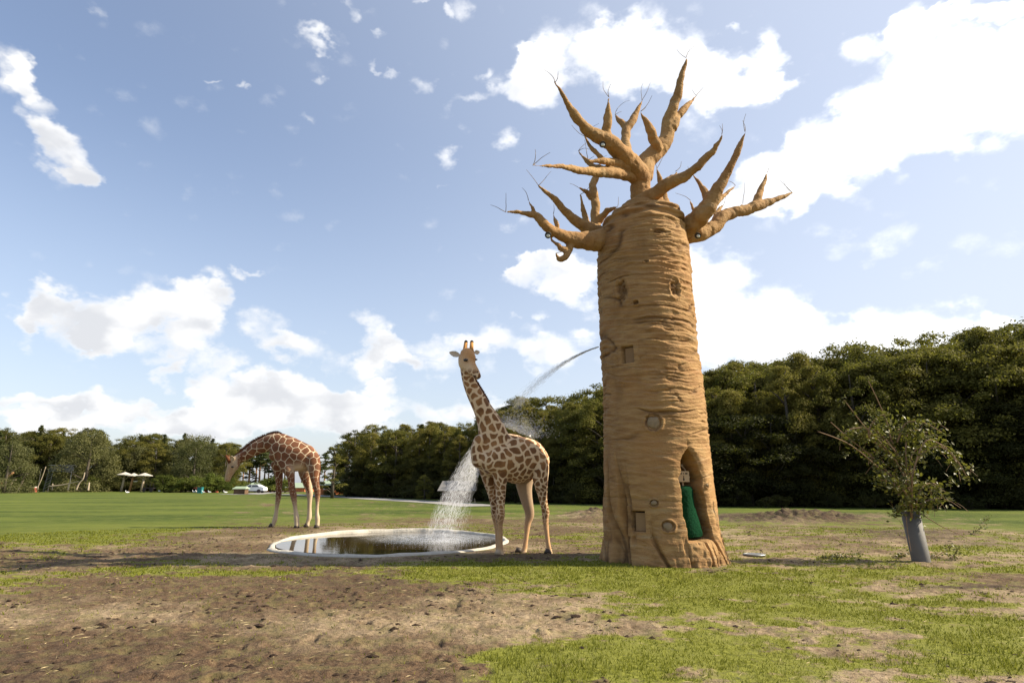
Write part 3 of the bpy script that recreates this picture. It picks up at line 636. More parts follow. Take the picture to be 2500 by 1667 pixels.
    LIMBS = [
     [A([(1095,1340,0,34),(1100,1240,-.05,30),(1100,1150,-.08,28),(1100,1060,-.1,28),(1085,980,-.15,30),(1000,880,-.35,27),(925,805,-.5,23),(860,740,-.6,21),(770,695,-.68,18),(690,650,-.75,14),(610,540,-.85,11),(535,425,-.95,7),(468,305,-1.05,2)]),
      A([(850,740,-.6,14),(850,650,-.65,12.5),(858,540,-.7,9),(865,415,-.75,1.8)]),
      A([(1110,1000,-.1,27),(1150,880,-.05,24),(1240,790,0,23),(1285,720,.0,20),(1310,580,.0,16.5),(1355,440,-.05,13),(1400,270,-.1,9),(1432,125,-.15,1.6)]),
      A([(1225,800,-.1,14),(1190,710,-.2,13.5),(1150,620,-.28,9.5),(1097,520,-.35,1.8)]),
      A([(1330,640,-.02,14),(1375,555,.05,11),(1425,500,.12,8.5),(1508,405,.25,1.8)])],
     [A([(1080,960,.2,18),(1010,860,.5,14),(990,760,.7,12),(995,660,.8,12),(1050,560,.85,9.5),(1108,440,.9,1.8)]),A([(1000,660,.8,10),(955,600,.85,8.5),(910,548,.9,2)])],
     [A([(1080,1010,-.1,22),(1000,985,-.25,17),(880,970,-.5,15),(740,965,-.75,12),(600,945,-1.0,9),(490,925,-1.2,6),(305,918,-1.5,2)]),
      A([(1010,930,-.3,18),(930,895,-.45,13),(830,888,-.6,9),(710,885,-.75,3)]),
      A([(860,950,-.5,9),(780,935,-.45,9.5),(710,890,-.4,7),(640,812,-.35,2)]),
      A([(830,880,-.6,6),(750,810,-.6,6.5),(680,700,-.6,2)])],
     [[(1562,498,-.1,26),(1588,478,-.2,21),(1606,467,-.25,18),(1637,445,-.35,16.5),(1671,430,-.45,14),(1702,408,-.55,12),(1723,384,-.6,9.5),(1741,367,-.65,7.5),(1754,347,-.7,5),(1762,329,-.75,1.8)],
      B([(400,720,-.3,9),(450,690,-.3,5),(457,640,-.3,2)])],
     [A([(900,1430,.0,34),(800,1465,-.1,29),(700,1472,-.25,25),(600,1455,-.35,20),(480,1418,-.45,14.5),(390,1350,-.55,13),(310,1280,-.6,9.5),(210,1265,-.65,6),(105,1260,-.7,2)]),
      A([(325,1290,-.6,7),(300,1230,-.62,5),(272,1175,-.65,1.8)]),A([(500,1420,-.4,7),(475,1340,-.4,5.5),(455,1275,-.4,1.8)]),
      [(1400,585,-.3,13),(1389,608,-.35,10),(1381,627,-.4,9),(1366,632,-.42,5.5),(1356,619,-.45,2)],[(1343,581,-.45,2.5),(1363,601,-.42,6),(1383,611,-.38,9)]],
     [A([(860,1440,.15,26),(740,1400,.1,21),(640,1335,.0,14.5),(540,1250,-.1,11),(440,1150,-.2,8),(345,1065,-.3,3)]),
      A([(715,1385,.1,10),(682,1270,.05,8.5),(655,1130,.0,1.8)])],
     [A([(850,1460,.45,20),(770,1390,.5,14),(762,1290,.5,14),(768,1190,.5,12.5),(742,1090,.5,10.5),(765,1020,.5,9.5),(790,960,.5,5),(800,900,.5,2)]),
      A([(790,1330,.5,9.5),(850,1255,.4,8),(928,1222,.3,1.8)]),A([(735,1160,.5,8),(690,1110,.45,5.5),(640,1080,.4,1.8)])],
     [A([(1380,1400,.45,24),(1300,1280,.55,15),(1270,1180,.6,14),(1245,1060,.6,9),(1218,940,.6,1.8)])],
     [B([(380,1330,.1,34),(520,1295,.0,29),(640,1235,-.1,27),(740,1140,-.2,25),(820,1040,-.25,23),(900,890,-.3,18),(1010,710,-.35,13.5),(1090,540,-.4,10.5),(1170,360,-.45,8),(1240,195,-.5,1.8)]),
      B([(835,980,-.25,13),(760,840,-.2,9),(660,672,-.15,1.8)]),B([(690,1160,-.1,8),(645,1060,-.05,4.5),(625,965,0,1.8)]),B([(880,1080,-.2,6),(950,960,-.1,7.5),(1040,880,0,5),(1132,798,.1,1.8)])],
     [B([(480,1330,.15,26),(620,1350,.1,23),(760,1330,.15,22),(880,1260,.2,20),(980,1160,.25,18),(1100,1110,.3,15),(1250,1072,.35,14),(1390,1030,.4,14),(1540,975,.45,9.5),(1650,930,.5,6.5),(1775,880,.55,1.8)]),
      B([(1370,1010,.4,13),(1412,870,.42,8.5),(1450,770,.45,6),(1490,655,.5,1.8)]),B([(890,1180,.3,7),(950,1070,.4,5.5),(998,1020,.45,1.8)]),B([(1180,1070,.35,6),(1215,1004,.35,2)])],
    ]
    LIMBS = [[[(x, y, d*DS, r) for x, y, d, r in ch] for ch in limb] for limb in LIMBS]
    for li, limb in enumerate(LIMBS):
        mb = MB()
        for ch in limb:
            S = spline(ch, 5); pts = []; rad = []
            for k, (px, py, d, r) in enumerate(S):
                p = P(px, py, TY+d); pts.append(p+.028*np.array([fbm(k*.45, li*3.1, 1, 2), fbm(k*.45, li*3.1, 5, 2), fbm(k*.45, li*3.1, 9, 2)]))
                rad.append(max(r*.92, 1.2)*mpp(px, py, TY+d)*(1+.10*float(fbm(k*.6, li*5.3+len(ch), 3, 2))))
            mb.tube(pts, rad, 12)
        me = remeshed(mb, .022, 5); v = coords(me); nn = normals(me)
        v += nn*(.020*fbm(v[:, 0]*3.5, v[:, 1]*3.5, v[:, 2]*3.5+li, 3)+.012*fbm(v[:, 0]*12, v[:, 1]*12, v[:, 2]*12, 3)-.012*sstep(np.abs(fbm(v[:, 0]*4, v[:, 1]*4, v[:, 2]*9+li, 2)), .06, 0))[:, None]
        me.vertices.foreach_set('co', v.astype(np.float32).ravel()); me.materials.append(M_BRANCH); link('branch', me, root)
    # knots of cut wood and hatch boards
    for px, py, w, h_, tl in KNOTS:
        t0, z0 = on_trunk(px, py); r0 = float(tr_r(z0)); c = surf(t0, z0, r0+.008); mb = MB()
        rotm = Vector((math.sin(t0), -math.cos(t0), 0)).to_track_quat('Z', 'Y').to_matrix()
        mb.ball(surf(t0, z0, r0-.012), (w*.80, h_*.80, .035), 16, 8, rotm); mb.V = [(x+.018*float(fbm(x*14, z*14, 3, 2)), y, z+.03*float(fbm(x*9, z*9, 8, 2))) for x, y, z in mb.V]; mb.build('knot', M_KNOT, root, True)
    for t0, z0, w, h_ in HATCH:
        r0 = float(tr_r(z0)); c = surf(t0+.035, z0-.012, r0-.085); mb = MB(); mb.box(c, (w*1.62, .03, h_*1.78), t0); mb.build('hatch_panel', M_PANEL, root)
    # wiry twigs at the limb tips
    M_TW = mat('thin_twig', (.20, .15, .10), .9); rr = random.Random(5)
    tips = [l[0][-1] for l in LIMBS]+[c[-1] for l in LIMBS for c in l[1:]]
    for k, (px, py, d, r) in enumerate(tips):
        for q in range(2 if k < 18 else 1):
            ang = rr.uniform(.3, 2.8); L = rr.uniform(18, 55); pts = []; bend = rr.uniform(-.9, .9); x, y, dd = px, py, d
            for s2 in range(7):
                pts.append(P(x, y, TY+dd)); x += math.cos(ang)*L/6; y -= math.sin(ang)*L/6; ang += bend/5+rr.uniform(-.15, .15); dd += rr.uniform(-.05, .05)
            mb = MB(); mb.tube(pts, list(np.linspace(.008, .0035, 7)), 4); mb.build('twig', M_TW, root)
    # round lamps let into the limbs
    M_LD = mat('black_plastic', (.02, .02, .02), .4, .5, .1); M_LG = mat('lamp_glass', (.55, .56, .50), .15, .6, .1)
    for px, py, d in ((1471, 353, -1.50), (1338, 574, -1.20), (1703, 575, -.20)):
        c = P(px, py, TY+d); mb = MB(); mb.tube([c, c+np.array([0, -.05, -.03])], [.075, .07], 14); lm = mb.build('spot_lamp', M_LD, root)
        mb = MB(); mb.ball(c+np.array([0, -.05, -.03]), (.045, .02, .045), 12, 6); o = mb.build('lens', M_LG, None, True); o.parent = lm
    # things in the doorway recess
    M_GR = mat('green_fabric', (.005, .052, .020), .95, .1, .35, 40, 1.0, 60, bdist=.06)
    def inn(lat, dep, z):     # lateral, depth from the mouth, height
        r0 = float(tr_r(z)); n = np.array([math.sin(ALC_TH), -math.cos(ALC_TH)]); s2 = np.array([math.cos(ALC_TH), math.sin(ALC_TH)])
        p = np.array([float(tr_c(z)), TY])+n*(r0-dep)+s2*lat; return np.array([p[0], p[1], z])
    mb = MB(); prof = [(.52,.265),(.60,.275),(.75,.262),(.95,.235),(1.12,.215),(1.25,.218),(1.45,.235),(1.52,.215),(1.545,.12)]
    mb.tube([inn(.02, .37, z)+np.array([-.05*(z-.5), 0, 0]) for z, _ in prof], [r for _, r in prof], 40, ref=(0, 1, 0))
    gme = remeshed(mb, .012, 3); v = coords(gme); nn = normals(gme); v += nn*(.007*fbm(v[:, 0]*45, v[:, 1]*45, v[:, 2]*45, 2)+.008*fbm(v[:, 0]*6, v[:, 1]*6, v[:, 2]*6, 2))[:, None]
    gme.vertices.foreach_set('co', v.astype(np.float32).ravel()); gme.materials.append(M_GR)
    g = link('padded_column', gme); tag(g, 'green fleecy padded column standing in the arched doorway of the baobab', 'padded post')
    bx = inn(.0, .35, 1.545); bxr = empty('socket_box', bx, 'pale wooden control box with black slots above the green column', 'control box')
    M_BX = mat('pale_box', (.42, .32, .20), .7, .3, .15, 6); M_BK = mat('black_slot', (.01, .01, .01), .8)
    mb = MB(); mb.box((0, 0, .05), (.03, .03, .1)); mb.box((0, 0, .20), (.24, .16, .22), ALC_TH-.35); mb.build('box_body', M_BX, bxr, loc=(0, 0, 0))
    rz = ALC_TH-.35
    def bf(x, z): return (math.cos(rz)*x+math.sin(rz)*.082, math.sin(rz)*x-math.cos(rz)*.082, z)
    for x, z, w, h_ in ((-.06, .26, .05, .025), (.06, .26, .05, .025), (0, .26, .02, .02), (.0, .14, .025, .05), (.0, .19, .012, .05)):
        mb = MB(); mb.box(bf(x, z), (w, .006, h_), rz); mb.build('slot', M_BK, bxr, loc=(0, 0, 0))
    for sx in (-.135, .135):
        mb = MB(); mb.box((math.cos(rz)*sx, math.sin(rz)*sx, .19), (.035, .03, .035), rz); mb.build('lug', M_BX, bxr, loc=(0, 0, 0))
    mb = MB(); pth = [inn(.02, .55, 2.22), inn(.02, .45, 2.05), inn(.04, .40, 1.98), inn(.10, .36, 1.90), inn(.11, .34, 1.80), inn(.07, .32, 1.76), inn(.0, .31, 1.765)]
    mb.tube([tuple(p) for p in spline(np.array(pth), 4)], [.014]*25, 8); mb.build('conduit', M_BX, bxr, True)
    mb = MB(); mb.box(inn(-.05, .55, 1.98), (.42, .16, .05), ALC_TH); mb.build('shelf', M_BX, root)
build_baobab()

# ------------------------------------------------------------------ giraffes
def hide_mat(name, patch, patch2, cream, thr, soft, noise_amt=.3):
    m = bpy.data.materials.new(name); m.use_nodes = True; T = NT(m.node_tree); T.n.clear()
    o = T.node('ShaderNodeOutputMaterial'); b = T.node('ShaderNodeBsdfPrincipled'); T.l.new(b.outputs[0], o.inputs[0])
    tc = T.node('ShaderNodeTexCoord').outputs['Object']
    e = T.attr('edge'); pale = T.attr('pale'); warm = T.attr('warm'); dk = T.attr('dusk')
    nz = T.noise(tc, 16, 4, .6)
    e2 = T.m('ADD', e, T.m('MULTIPLY', T.m('SUBTRACT', nz, .5), noise_amt))
    p = T.rng(e2, thr, thr+soft); p = T.m('MULTIPLY', p, T.m('SUBTRACT', 1.0, pale))
    fine = T.noise(tc, 55, 4, .6)
    pc = T.mix(T.rng(T.noise(tc, 3.0, 3), .35, .65), patch, patch2); cc = T.mix(fine, tuple(c*.86 for c in cream), cream)
    cc = T.mix(warm, cc, (.48, .25, .10))
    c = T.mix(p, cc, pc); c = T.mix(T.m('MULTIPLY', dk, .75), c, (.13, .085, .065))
    T.l.new(c, b.inputs['Base Color']); b.inputs['Roughness'].default_value = .75; b.inputs['Specular IOR Level'].default_value = .25
    b.inputs['Sheen Weight'].default_value = .15
    bp = T.node('ShaderNodeBump'); bp.inputs['Strength'].default_value = .35; bp.inputs['Distance'].default_value = .01
    T.l.new(T.noise(tc, 70, 3, .6), bp.inputs['Height']); T.l.new(bp.outputs[0], b.inputs['Normal'])
    return m
def seeds_edge(v, size, seed=1, WARP=.03):
    v = v+WARP*np.stack([fbm(v[:, 0]*5, v[:, 1]*5, v[:, 2]*5+k, 2) for k in (0, 7, 13)], 1)
    rg = np.random.default_rng(seed); n = len(v); d1 = np.full(n, 1e9); d2 = np.full(n, 1e9); jit = size*(.75+.5*rg.random(n))
    i = int(rg.integers(n))
    for _ in range(1400):
        d = np.linalg.norm(v-v[i], axis=1); d2 = np.minimum(np.maximum(d1, d), d2); d1 = np.minimum(d1, d)
        sc = d1/jit; i = int(np.argmax(sc))
        if sc[i] < 1.0: break
    print('patches', _); return (d2-d1)/size
M_HOOF = mat('hoof_horn', (.06, .045, .035), .6, .3, .3, 20); M_EYE = mat('dark_eye', (.006, .005, .004), .12, .6, .1)
M_MANE = mat('brown_mane', (.115, .045, .020), .9, .1, .4, 30); M_EAR = mat('pale_ear', (.55, .45, .34), .85, .2, .2, 20); M_TUFT = mat('black_tuft', (.02, .014, .01), .9)
M_OSS = mat('ossicone_fur', (.45, .22, .07), .85, .2, .3, 20)
def chains_to_mb(conv, Y0, chains):
    mb = MB()
    for ch in chains:
        S = spline([(x, y, d, r, (l if l else r)) for x, y, d, r, l in [c if len(c) == 5 else c+(None,) for c in ch]], 4); pts = []; ra = []; rb = []
        for x, y, d, r, l in S:
            px, py, s = conv(x, y); Y = Y0+d; pts.append(P(px, py, Y)); k = mpp(px, py, Y)*s; ra.append(r*k); rb.append(l*k)
        # rounded ends
        t0 = pts[0]-pts[1]; t0 /= np.linalg.norm(t0); t1 = pts[-1]-pts[-2]; t1 /= np.linalg.norm(t1)
        pts = [pts[0]+t0*ra[0]*.75]+[pts[0]+t0*ra[0]*.45]+pts+[pts[-1]+t1*ra[-1]*.45, pts[-1]+t1*ra[-1]*.75]
        ra = [ra[0]*.4, ra[0]*.82]+ra+[ra[-1]*.82, ra[-1]*.4]; rb = [rb[0]*.4, rb[0]*.82]+rb+[rb[-1]*.82, rb[-1]*.4]
        mb.tube(pts, ra, 20, ref=(0, 1, 0), radb=rb)
    return mb
def hair_strip(name, pts, up, h, m, root, n=260, wid=.02):
    """upright hair along a curve: many short blades"""
    S = spline(np.array(pts), 12); U = spline(np.array(up), 12) if len(up) > 1 else np.repeat(np.array(up), len(S), 0); V = []; F = []
    rg = random.Random(3)
    for i in range(n):
        t = rg.random()*(len(S)-1.001); k = int(t); f = t-k; p = S[k]*(1-f)+S[k+1]*f; tg = S[k+1]-S[k]; tg = tg/np.linalg.norm(tg); u = U[min(k, len(U)-1)]
        hh = h*(.7+.5*rg.random())*min(1, 4*t/len(S)+.3, 4*(1-t/len(S))+.3); o = np.array([0, rg.uniform(-wid, wid), 0])
        a = p+o-u*.03-tg*.014; b_ = p+o-u*.03+tg*.014; c = p+o+u*hh+tg*rg.uniform(-.01, .035)
        q = len(V); V += [a, b_, c, a+np.array([0, .012, 0])]; F += [(q, q+1, q+2), (q+3, q+1, q+2)]
    o = link(name, mesh_from(name, np.array(V), F, False, [m]), root); return o
def ear(root, base, tip, w, m):
    base = np.array(base); tip = np.array(tip); ax = tip-base; L = np.linalg.norm(ax); t = ax/L; s = np.cross(t, (0, 1, 0)); s /= np.linalg.norm(s); bk = np.cross(s, t)
    V = []; F = []; rows = [(0, .25), (.25, .8), (.5, 1), (.75, .75), (.92, .35), (1, .05)]
    for f, ww in rows:
        for q in (-1, -.5, 0, .5, 1): V.append(base+t*L*f+s*w*ww*q+bk*w*.55*ww*(1-q*q))
    for f, ww in rows:
        for q in (-1, -.5, 0, .5, 1): V.append(base+t*L*f+s*w*ww*q+bk*(w*.55*ww*(1-q*q)+.012))
    n = len(rows)*5
    for i in range(len(rows)-1):
        for k in range(4):
            a = i*5+k; F.append((a, a+1, a+6, a+5)); F.append((n+a, n+a+5, n+a+6, n+a+1))
        F.append((i*5, i*5+5, n+i*5+5, n+i*5)); F.append((i*5+4, n+i*5+4, n+i*5+9, i*5+9))
    link('ear', mesh_from('ear', np.array(V), F, True, [m]), root)
def build_giraffe_standing():
    Y0 = 15.45
    z1 = lambda x, y: (1050+x/5.226, 800+y/5.226, 1/5.226)
    z2 = lambda x, y: (1050+x/4.48, 1050+y/4.48, 1/4.48)
    root = empty('giraffe', (0.55, Y0, 0), 'tall blotchy tan giraffe standing upright between the pool and the baobab, head turned down', 'giraffe')
    body = [
     [(585,290,-.25,80,90),(660,330,-.25,150,140),(760,325,-.18,215,165),(870,318,-.05,250,185),(960,318,.02,258,195),(1060,305,.12,225,190),(1150,315,.2,180,170),(1215,345,.22,110,120)],
     [(800,160,-.1,120,110),(900,150,.0,110,90),(1010,190,.08,110,100),(1120,250,.15,125,120),(1190,330,.2,120,120)],
     # near hind leg
     [(1195,300,.05,100,100),(1205,430,-.02,96,95),(1207,560,-.06,82,75),(1225,680,-.06,58,52),(1240,780,-.04,43,38),(1257,860,0,41,36),(1264,910,.02,42,36),(1262,980,.02,34,28),(1273,1090,0,27,25),(1285,1200,0,25,24),(1300,1300,0,28,26),(1305,1345,0,35,30),(1297,1390,0,27,26),(1293,1425,0,30,30)],
     # far hind leg
     [(1060,430,.38,110,100),(1030,560,.38,98,90),(1040,680,.38,76,65),(1065,800,.40,62,48),(1085,880,.42,54,40),(1088,940,.43,48,38),(1070,1010,.42,36,30),(1058,1110,.40,28,26),(1045,1220,.38,26,24),(1030,1320,.36,30,27),(1018,1360,.34,32,30),(992,1395,.32,25,26),(975,1425,.30,28,28)],
     # near front leg
     [(740,330,-.25,110,100),(765,470,-.28,85,80),(775,600,-.28,62,56),(772,720,-.28,53,45),(770,840,-.28,46,42),(768,910,-.28,52,46),(762,960,-.28,50,44),(760,1030,-.28,36,32),(765,1130,-.26,31,28),(766,1250,-.25,31,28),(768,1325,-.24,37,32),(768,1355,-.24,38,34),(757,1395,-.25,29,28),(750,1425,-.26,34,32)],
     # far front leg
     [(610,400,.05,85,90),(640,540,.08,68,70),(670,660,.1,52,48),(695,780,.12,42,38),(705,880,.14,40,36),(715,950,.15,40,36),(728,1040,.15,28,26),(738,1180,.15,25,24),(748,1330,.15,30,28),(750,1400,.15,26,26),(748,1415,.15,28,28)],
     # belly / flank
     [(880,430,-.1,110,120),(980,440,0,120,130),(1060,400,.05,100,120)],
    ]
    mb = chains_to_mb(z2, Y0, body)
    neck = [
     [(455,520,-.28,72,66),(478,620,-.27,78,70),(510,720,-.26,86,74),(560,830,-.25,98,80),(618,940,-.24,108,88),(682,1060,-.22,124,98),(745,1190,-.20,152,112),(790,1320,-.18,180,130),(820,1460,-.15,210,150),(850,1600,-.12,240,170)],
     [(640,1430,-.28,80,90),(600,1560,-.26,85,95),(640,1700,-.25,110,110)],
     [(470,330,-.30,90,85),(478,385,-.33,106,92),(478,440,-.36,106,88),(505,490,-.42,88,72),(545,535,-.50,70,56),(580,578,-.56,58,48),(612,622,-.60,42,40)],
     [(400,380,-.28,40,50),(410,460,-.30,48,55),(440,520,-.32,45,50)],
     [(575,610,-.54,36,34),(600,635,-.57,32,30)],
    ]
    m2 = chains_to_mb(z1, Y0, neck); mb.add(m2.V, m2.F)
    me = remeshed(mb, .0145, 5); v = coords(me)
    # patch sizes: neck and trunk large, legs small
    px, py = project(v[:, 0], v[:, 1], v[:, 2])
    size = np.interp(py, [860, 900, 1000, 1060, 1130, 1170, 1210, 1260], [.10, .16, .21, .21, .20, .14, .10, .09])
    e = seeds_edge(v, size, 4, .09); pale = np.clip(sstep(py, 1250, 1305)+(1-sstep(py, 895, 912)), 0, 1)
    # inner side of the far hind leg carries no patches
    inner = ((px > 1245) & (px < 1310) & (py > 1172) & (v[:, 1] > Y0+.1)).astype(float); pale = np.maximum(pale, inner*.9)
    warm = np.clip(sstep(py, 1225, 1285)*.75*(1-sstep(py, 1335, 1350))+.95*(1-sstep(py+.35*(1160-px), 868, 912))+.5*(1-sstep(py, 905, 915))*sstep(px, 1140, 1165), 0, 1)
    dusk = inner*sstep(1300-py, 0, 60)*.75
    fattr(me, 'edge', e); fattr(me, 'pale', pale); fattr(me, 'warm', warm); fattr(me, 'dusk', dusk)
    me.materials.append(hide_mat('tan_blotched_hide', (.150, .062, .020), (.30, .142, .050), (.72, .52, .32), .19, .12, .30)); link('body', me, root)
    W = lambda x, y, d: P(*z1(x, y)[:2], Y0+d)
    for (x0, y0), (x1, y1) in (((440, 320), (458, 180)), ((528, 320), (533, 180))):
        mb = MB(); mb.tube([W(x0, y0, -.30), W((x0+x1)/2-3, (y0+y1)/2+20, -.30), W(x1, y1, -.28)], [.072, .052, .042], 14); oo = mb.build('ossicone', M_OSS, root, True)
        mb = MB(); mb.ball(W(x1, y1+4, -.28), (.046, .046, .05), 12, 8); t = mb.build('tip', M_TUFT, None, True); t.parent = oo; t.location = oo.location*0
    ear(root, W(385, 355, -.28), W(243, 313, -.20), .075, M_EAR); ear(root, W(565, 318, -.24), W(634, 306, -.12), .06, M_EAR)
    for x, y, d, r in ((455, 412, -.60, .060), (588, 405, -.50, .035)):
        mb = MB(); mb.ball(W(x, y, d), (r, r*.7, r*.62), 12, 8); mb.build('eye', M_EYE, root, True)
    for x, y, d in ((608, 568, -.70),):
        mb = MB(); mb.ball(W(x, y, d), (.02, .014, .012), 8, 6); mb.build('nostril', M_EYE, root, True)
    mb = MB(); S = [W(545, 600, -.62), W(570, 622, -.645), W(600, 640, -.66), W(628, 648, -.655)]; mb.tube(S, [.006, .008, .008, .005], 6); mb.build('mouth', M_EYE, root, True)
    cr = [(538, 600), (600, 690), (660, 790), (715, 880), (765, 975)]
    hair_strip('mane', [W(x-6, y+4, -.26+.01*i) for i, (x, y) in enumerate(cr)], [np.array([.86, 0, .5])]*len(cr), .045, M_MANE, root, 500)
    for x, y, d, s in ((748, 1440, -.26, 1), (972, 1440, .30, 1), (1292, 1440, 0, 1), (748, 1435, .15, .8)):
        c = P(*z2(x, y)[:2], Y0+d); mb = MB(); pts = [(c[0]-.012, c[1]-.03, .0), (c[0]-.004, c[1]-.01, .055), (c[0]+.004, c[1], .10)]
        mb.tube(pts, [.088*s, .074*s, .058*s], 14, ref=(0, 1, 0)); mb.build('hoof', M_HOOF if x > 800 else mat('pale_hoof', (.40, .30, .20), .7), root, True)
    return root
build_giraffe_standing()
def build_giraffe_bending():
    Y0 = 24.3; z3 = lambda x, y: (500+x/5.226, 1030+y/5.226, 1/5.226)
    root = empty('giraffe', (-6.3, Y0, 0), 'reticulated chestnut giraffe with white net lines lowering its head over the grass behind the pool', 'giraffe')
    body = [
     [(875,440,0,62,80),(905,420,0,130,105),(960,390,0,205,120),(1050,400,0,215,135),(1150,430,0,200,145),(1240,445,0,180,145),(1320,450,0,150,130),(1390,470,0,85,100)],
     [(985,195,0,55,50),(1060,255,0,80,75),(1180,315,0,85,90),(1290,370,0,85,95),(1380,440,0,75,90)],
     [(990,290,0,135,90),(920,262,0,122,85),(840,268,0,112,78),(760,292,0,98,70),(670,330,0,88,62),(590,375,0,78,58),(510,425,0,68,54),(440,465,0,62,52)],
     [(415,470,-.02,55,50),(385,510,-.03,72,56),(360,560,-.04,72,54),(330,620,-.04,56,46),(305,680,-.04,44,38),(290,735,-.04,34,34)],
     [(300,455,-.02,20,20),(330,520,-.02,40,42)],
     [(930,540,.25,85,75),(940,640,.25,58,52),(948,740,.25,46,40),(946,850,.25,38,34),(942,930,.25,36,32),(932,1000,.25,32,28),(920,1090,.25,24,22),(905,1190,.25,26,24),(893,1245,.25,32,28),(878,1290,.25,26,24),(862,1325,.25,27,27)],
     [(1010,470,-.22,120,60),(1060,590,-.25,82,62),(1098,690,-.25,50,44),(1106,790,-.25,42,38),(1120,880,-.25,42,36),(1132,940,-.25,42,36),(1145,1030,-.25,30,26),(1158,1130,-.25,26,24),(1170,1210,-.25,35,30),(1174,1270,-.25,32,28),(1177,1325,-.25,33,32)],
     [(1290,520,.22,110,80),(1280,640,.22,85,62),(1300,750,.22,60,48),(1322,840,.22,47,38),(1338,915,.22,42,34),(1338,990,.22,30,26),(1335,1090,.22,26,23),(1335,1180,.22,29,26),(1330,1225,.22,30,28),(1315,1270,.22,25,25),(1308,1320,.22,26,27)],
     [(1370,470,-.22,100,70),(1390,590,-.26,78,60),(1400,700,-.26,58,48),(1415,800,-.26,46,38),(1432,870,-.26,42,34),(1438,940,-.26,34,28),(1436,1040,-.26,23,22),(1432,1140,-.26,22,21),(1436,1220,-.26,31,27),(1437,1270,-.26,28,25),(1433,1325,-.26,29,29)],
    ]
    mb = chains_to_mb(z3, Y0, body); me = remeshed(mb, .021, 5); v = coords(me); px, py = project(v[:, 0], v[:, 1], v[:, 2])
    zx = (px-500)*5.226; zy = (py-1030)*5.226
    size = np.interp(zy, [300, 600, 700, 800, 900], [.30, .26, .17, .12, .10]); size = np.where(zx < 850, .25, size); size = np.where(zx < 480, .14, size)
    e = seeds_edge(v, size, 9)
    pale = sstep(zy, 900, 1180)*.9; pale = np.maximum(pale, (1-sstep(zx, 400, 440))*.6)
    belly = np.exp(-((zx-1200)/110)**2-((zy-590)/60)**2); pale = np.maximum(pale, belly*1.1)
    pale = np.maximum(pale, ((v[:, 1] > Y0+.12) & (zy > 600) & (zx > 1190)).astype(float)*.75); pale = np.clip(pale, 0, 1)
    warm = np.clip((1-sstep(zx, 330, 380))*.35, 0, 1)*(zy < 800); fattr(me, 'edge', e); fattr(me, 'pale', pale); fattr(me, 'warm', warm); fattr(me, 'dusk', 0*pale)
    me.materials.append(hide_mat('chestnut_net_hide', (.118, .042, .015), (.185, .068, .025), (.56, .45, .30), .065, .05, .05)); link('body', me, root)
    W = lambda x, y, d: P(*z3(x, y)[:2], Y0+d)
    for a, b, d in (((330, 520), (268, 425), -.12), ((335, 505), (300, 428), .08)):
        mb = MB(); mb.tube([W(*a, d), W(*b, d)], [.085, .045], 12); mb.build('ossicone', M_MANE, root, True)
    ear(root, W(360, 500, -.16), W(335, 430, -.34), .09, M_EAR)
    mb = MB(); mb.ball(W(352, 572, -.24), (.06, .04, .032), 12, 8); mb.build('eye', M_EYE, root, True)
    mb = MB(); mb.ball(W(282, 735, -.12), (.03, .02, .02), 8, 6); mb.build('nostril', M_EYE, root, True)
    cr = [(380, 428), (450, 390), (540, 315), (640, 245), (740, 195), (840, 160), (930, 142), (990, 150)]
    hair_strip('mane', [W(x, y+10, 0) for x, y in cr], [np.array([-.55, 0, .85])]*4+[np.array([-.2, 0, .98])]*4, .13, M_MANE, root, 1500, .05)
    mb = MB(); mb.tube([W(1455, 470, 0), W(1468, 560, .0), W(1462, 680, 0), W(1458, 760, 0)], [.05, .035, .025, .025], 8); tl = mb.build('tail', M_MANE, root, True)
    mb = MB(); mb.tube([W(1458, 750, 0), W(1456, 810, 0), W(1452, 880, 0)], [.03, .05, .01], 8); t = mb.build('tuft', M_TUFT, None, True); t.parent = tl
    for x, y, d in ((855, 1340, .25), (1177, 1340, -.25), (1302, 1335, .22), (1432, 1340, -.26)):
        c = P(*z3(x, y)[:2], Y0+d); mb = MB(); mb.tube([(c[0]-.03, c[1], 0), (c[0]-.01, c[1], .07), (c[0]+.01, c[1], .13)], [.11, .095, .075], 12); mb.build('hoof', M_HOOF, root, True)
build_giraffe_bending()

# ------------------------------------------------------------------ water in the air
def spray_mat(name, op):
    m = bpy.data.materials.new(name); m.use_nodes = True; T = NT(m.node_tree); T.n.clear(); o = T.node('ShaderNodeOutputMaterial')
    d = T.node('ShaderNodeBsdfDiffuse'); d.inputs[0].default_value = (.93, .94, .96, 1); tr = T.node('ShaderNodeBsdfTranslucent'); tr.inputs[0].default_value = (.93, .94, .96, 1)
    gl = T.node('ShaderNodeBsdfGlossy'); gl.inputs['Roughness'].default_value = .15; tp = T.node('ShaderNodeBsdfTransparent')
    a = T.node('ShaderNodeMixShader'); a.inputs[0].default_value = .5; T.l.new(d.outputs[0], a.inputs[1]); T.l.new(tr.outputs[0], a.inputs[2])
    b = T.node('ShaderNodeMixShader'); b.inputs[0].default_value = .10; T.l.new(a.outputs[0], b.inputs[1]); T.l.new(gl.outputs[0], b.inputs[2])
    c = T.node('ShaderNodeMixShader'); c.inputs[0].default_value = op; T.l.new(tp.outputs[0], c.inputs[1]); T.l.new(b.outputs[0], c.inputs[2]); T.l.new(c.outputs[0], o.inputs[0]); return m
M_SPRAY = spray_mat('water_drops', .38); M_JET = spray_mat('water_jet', .13)
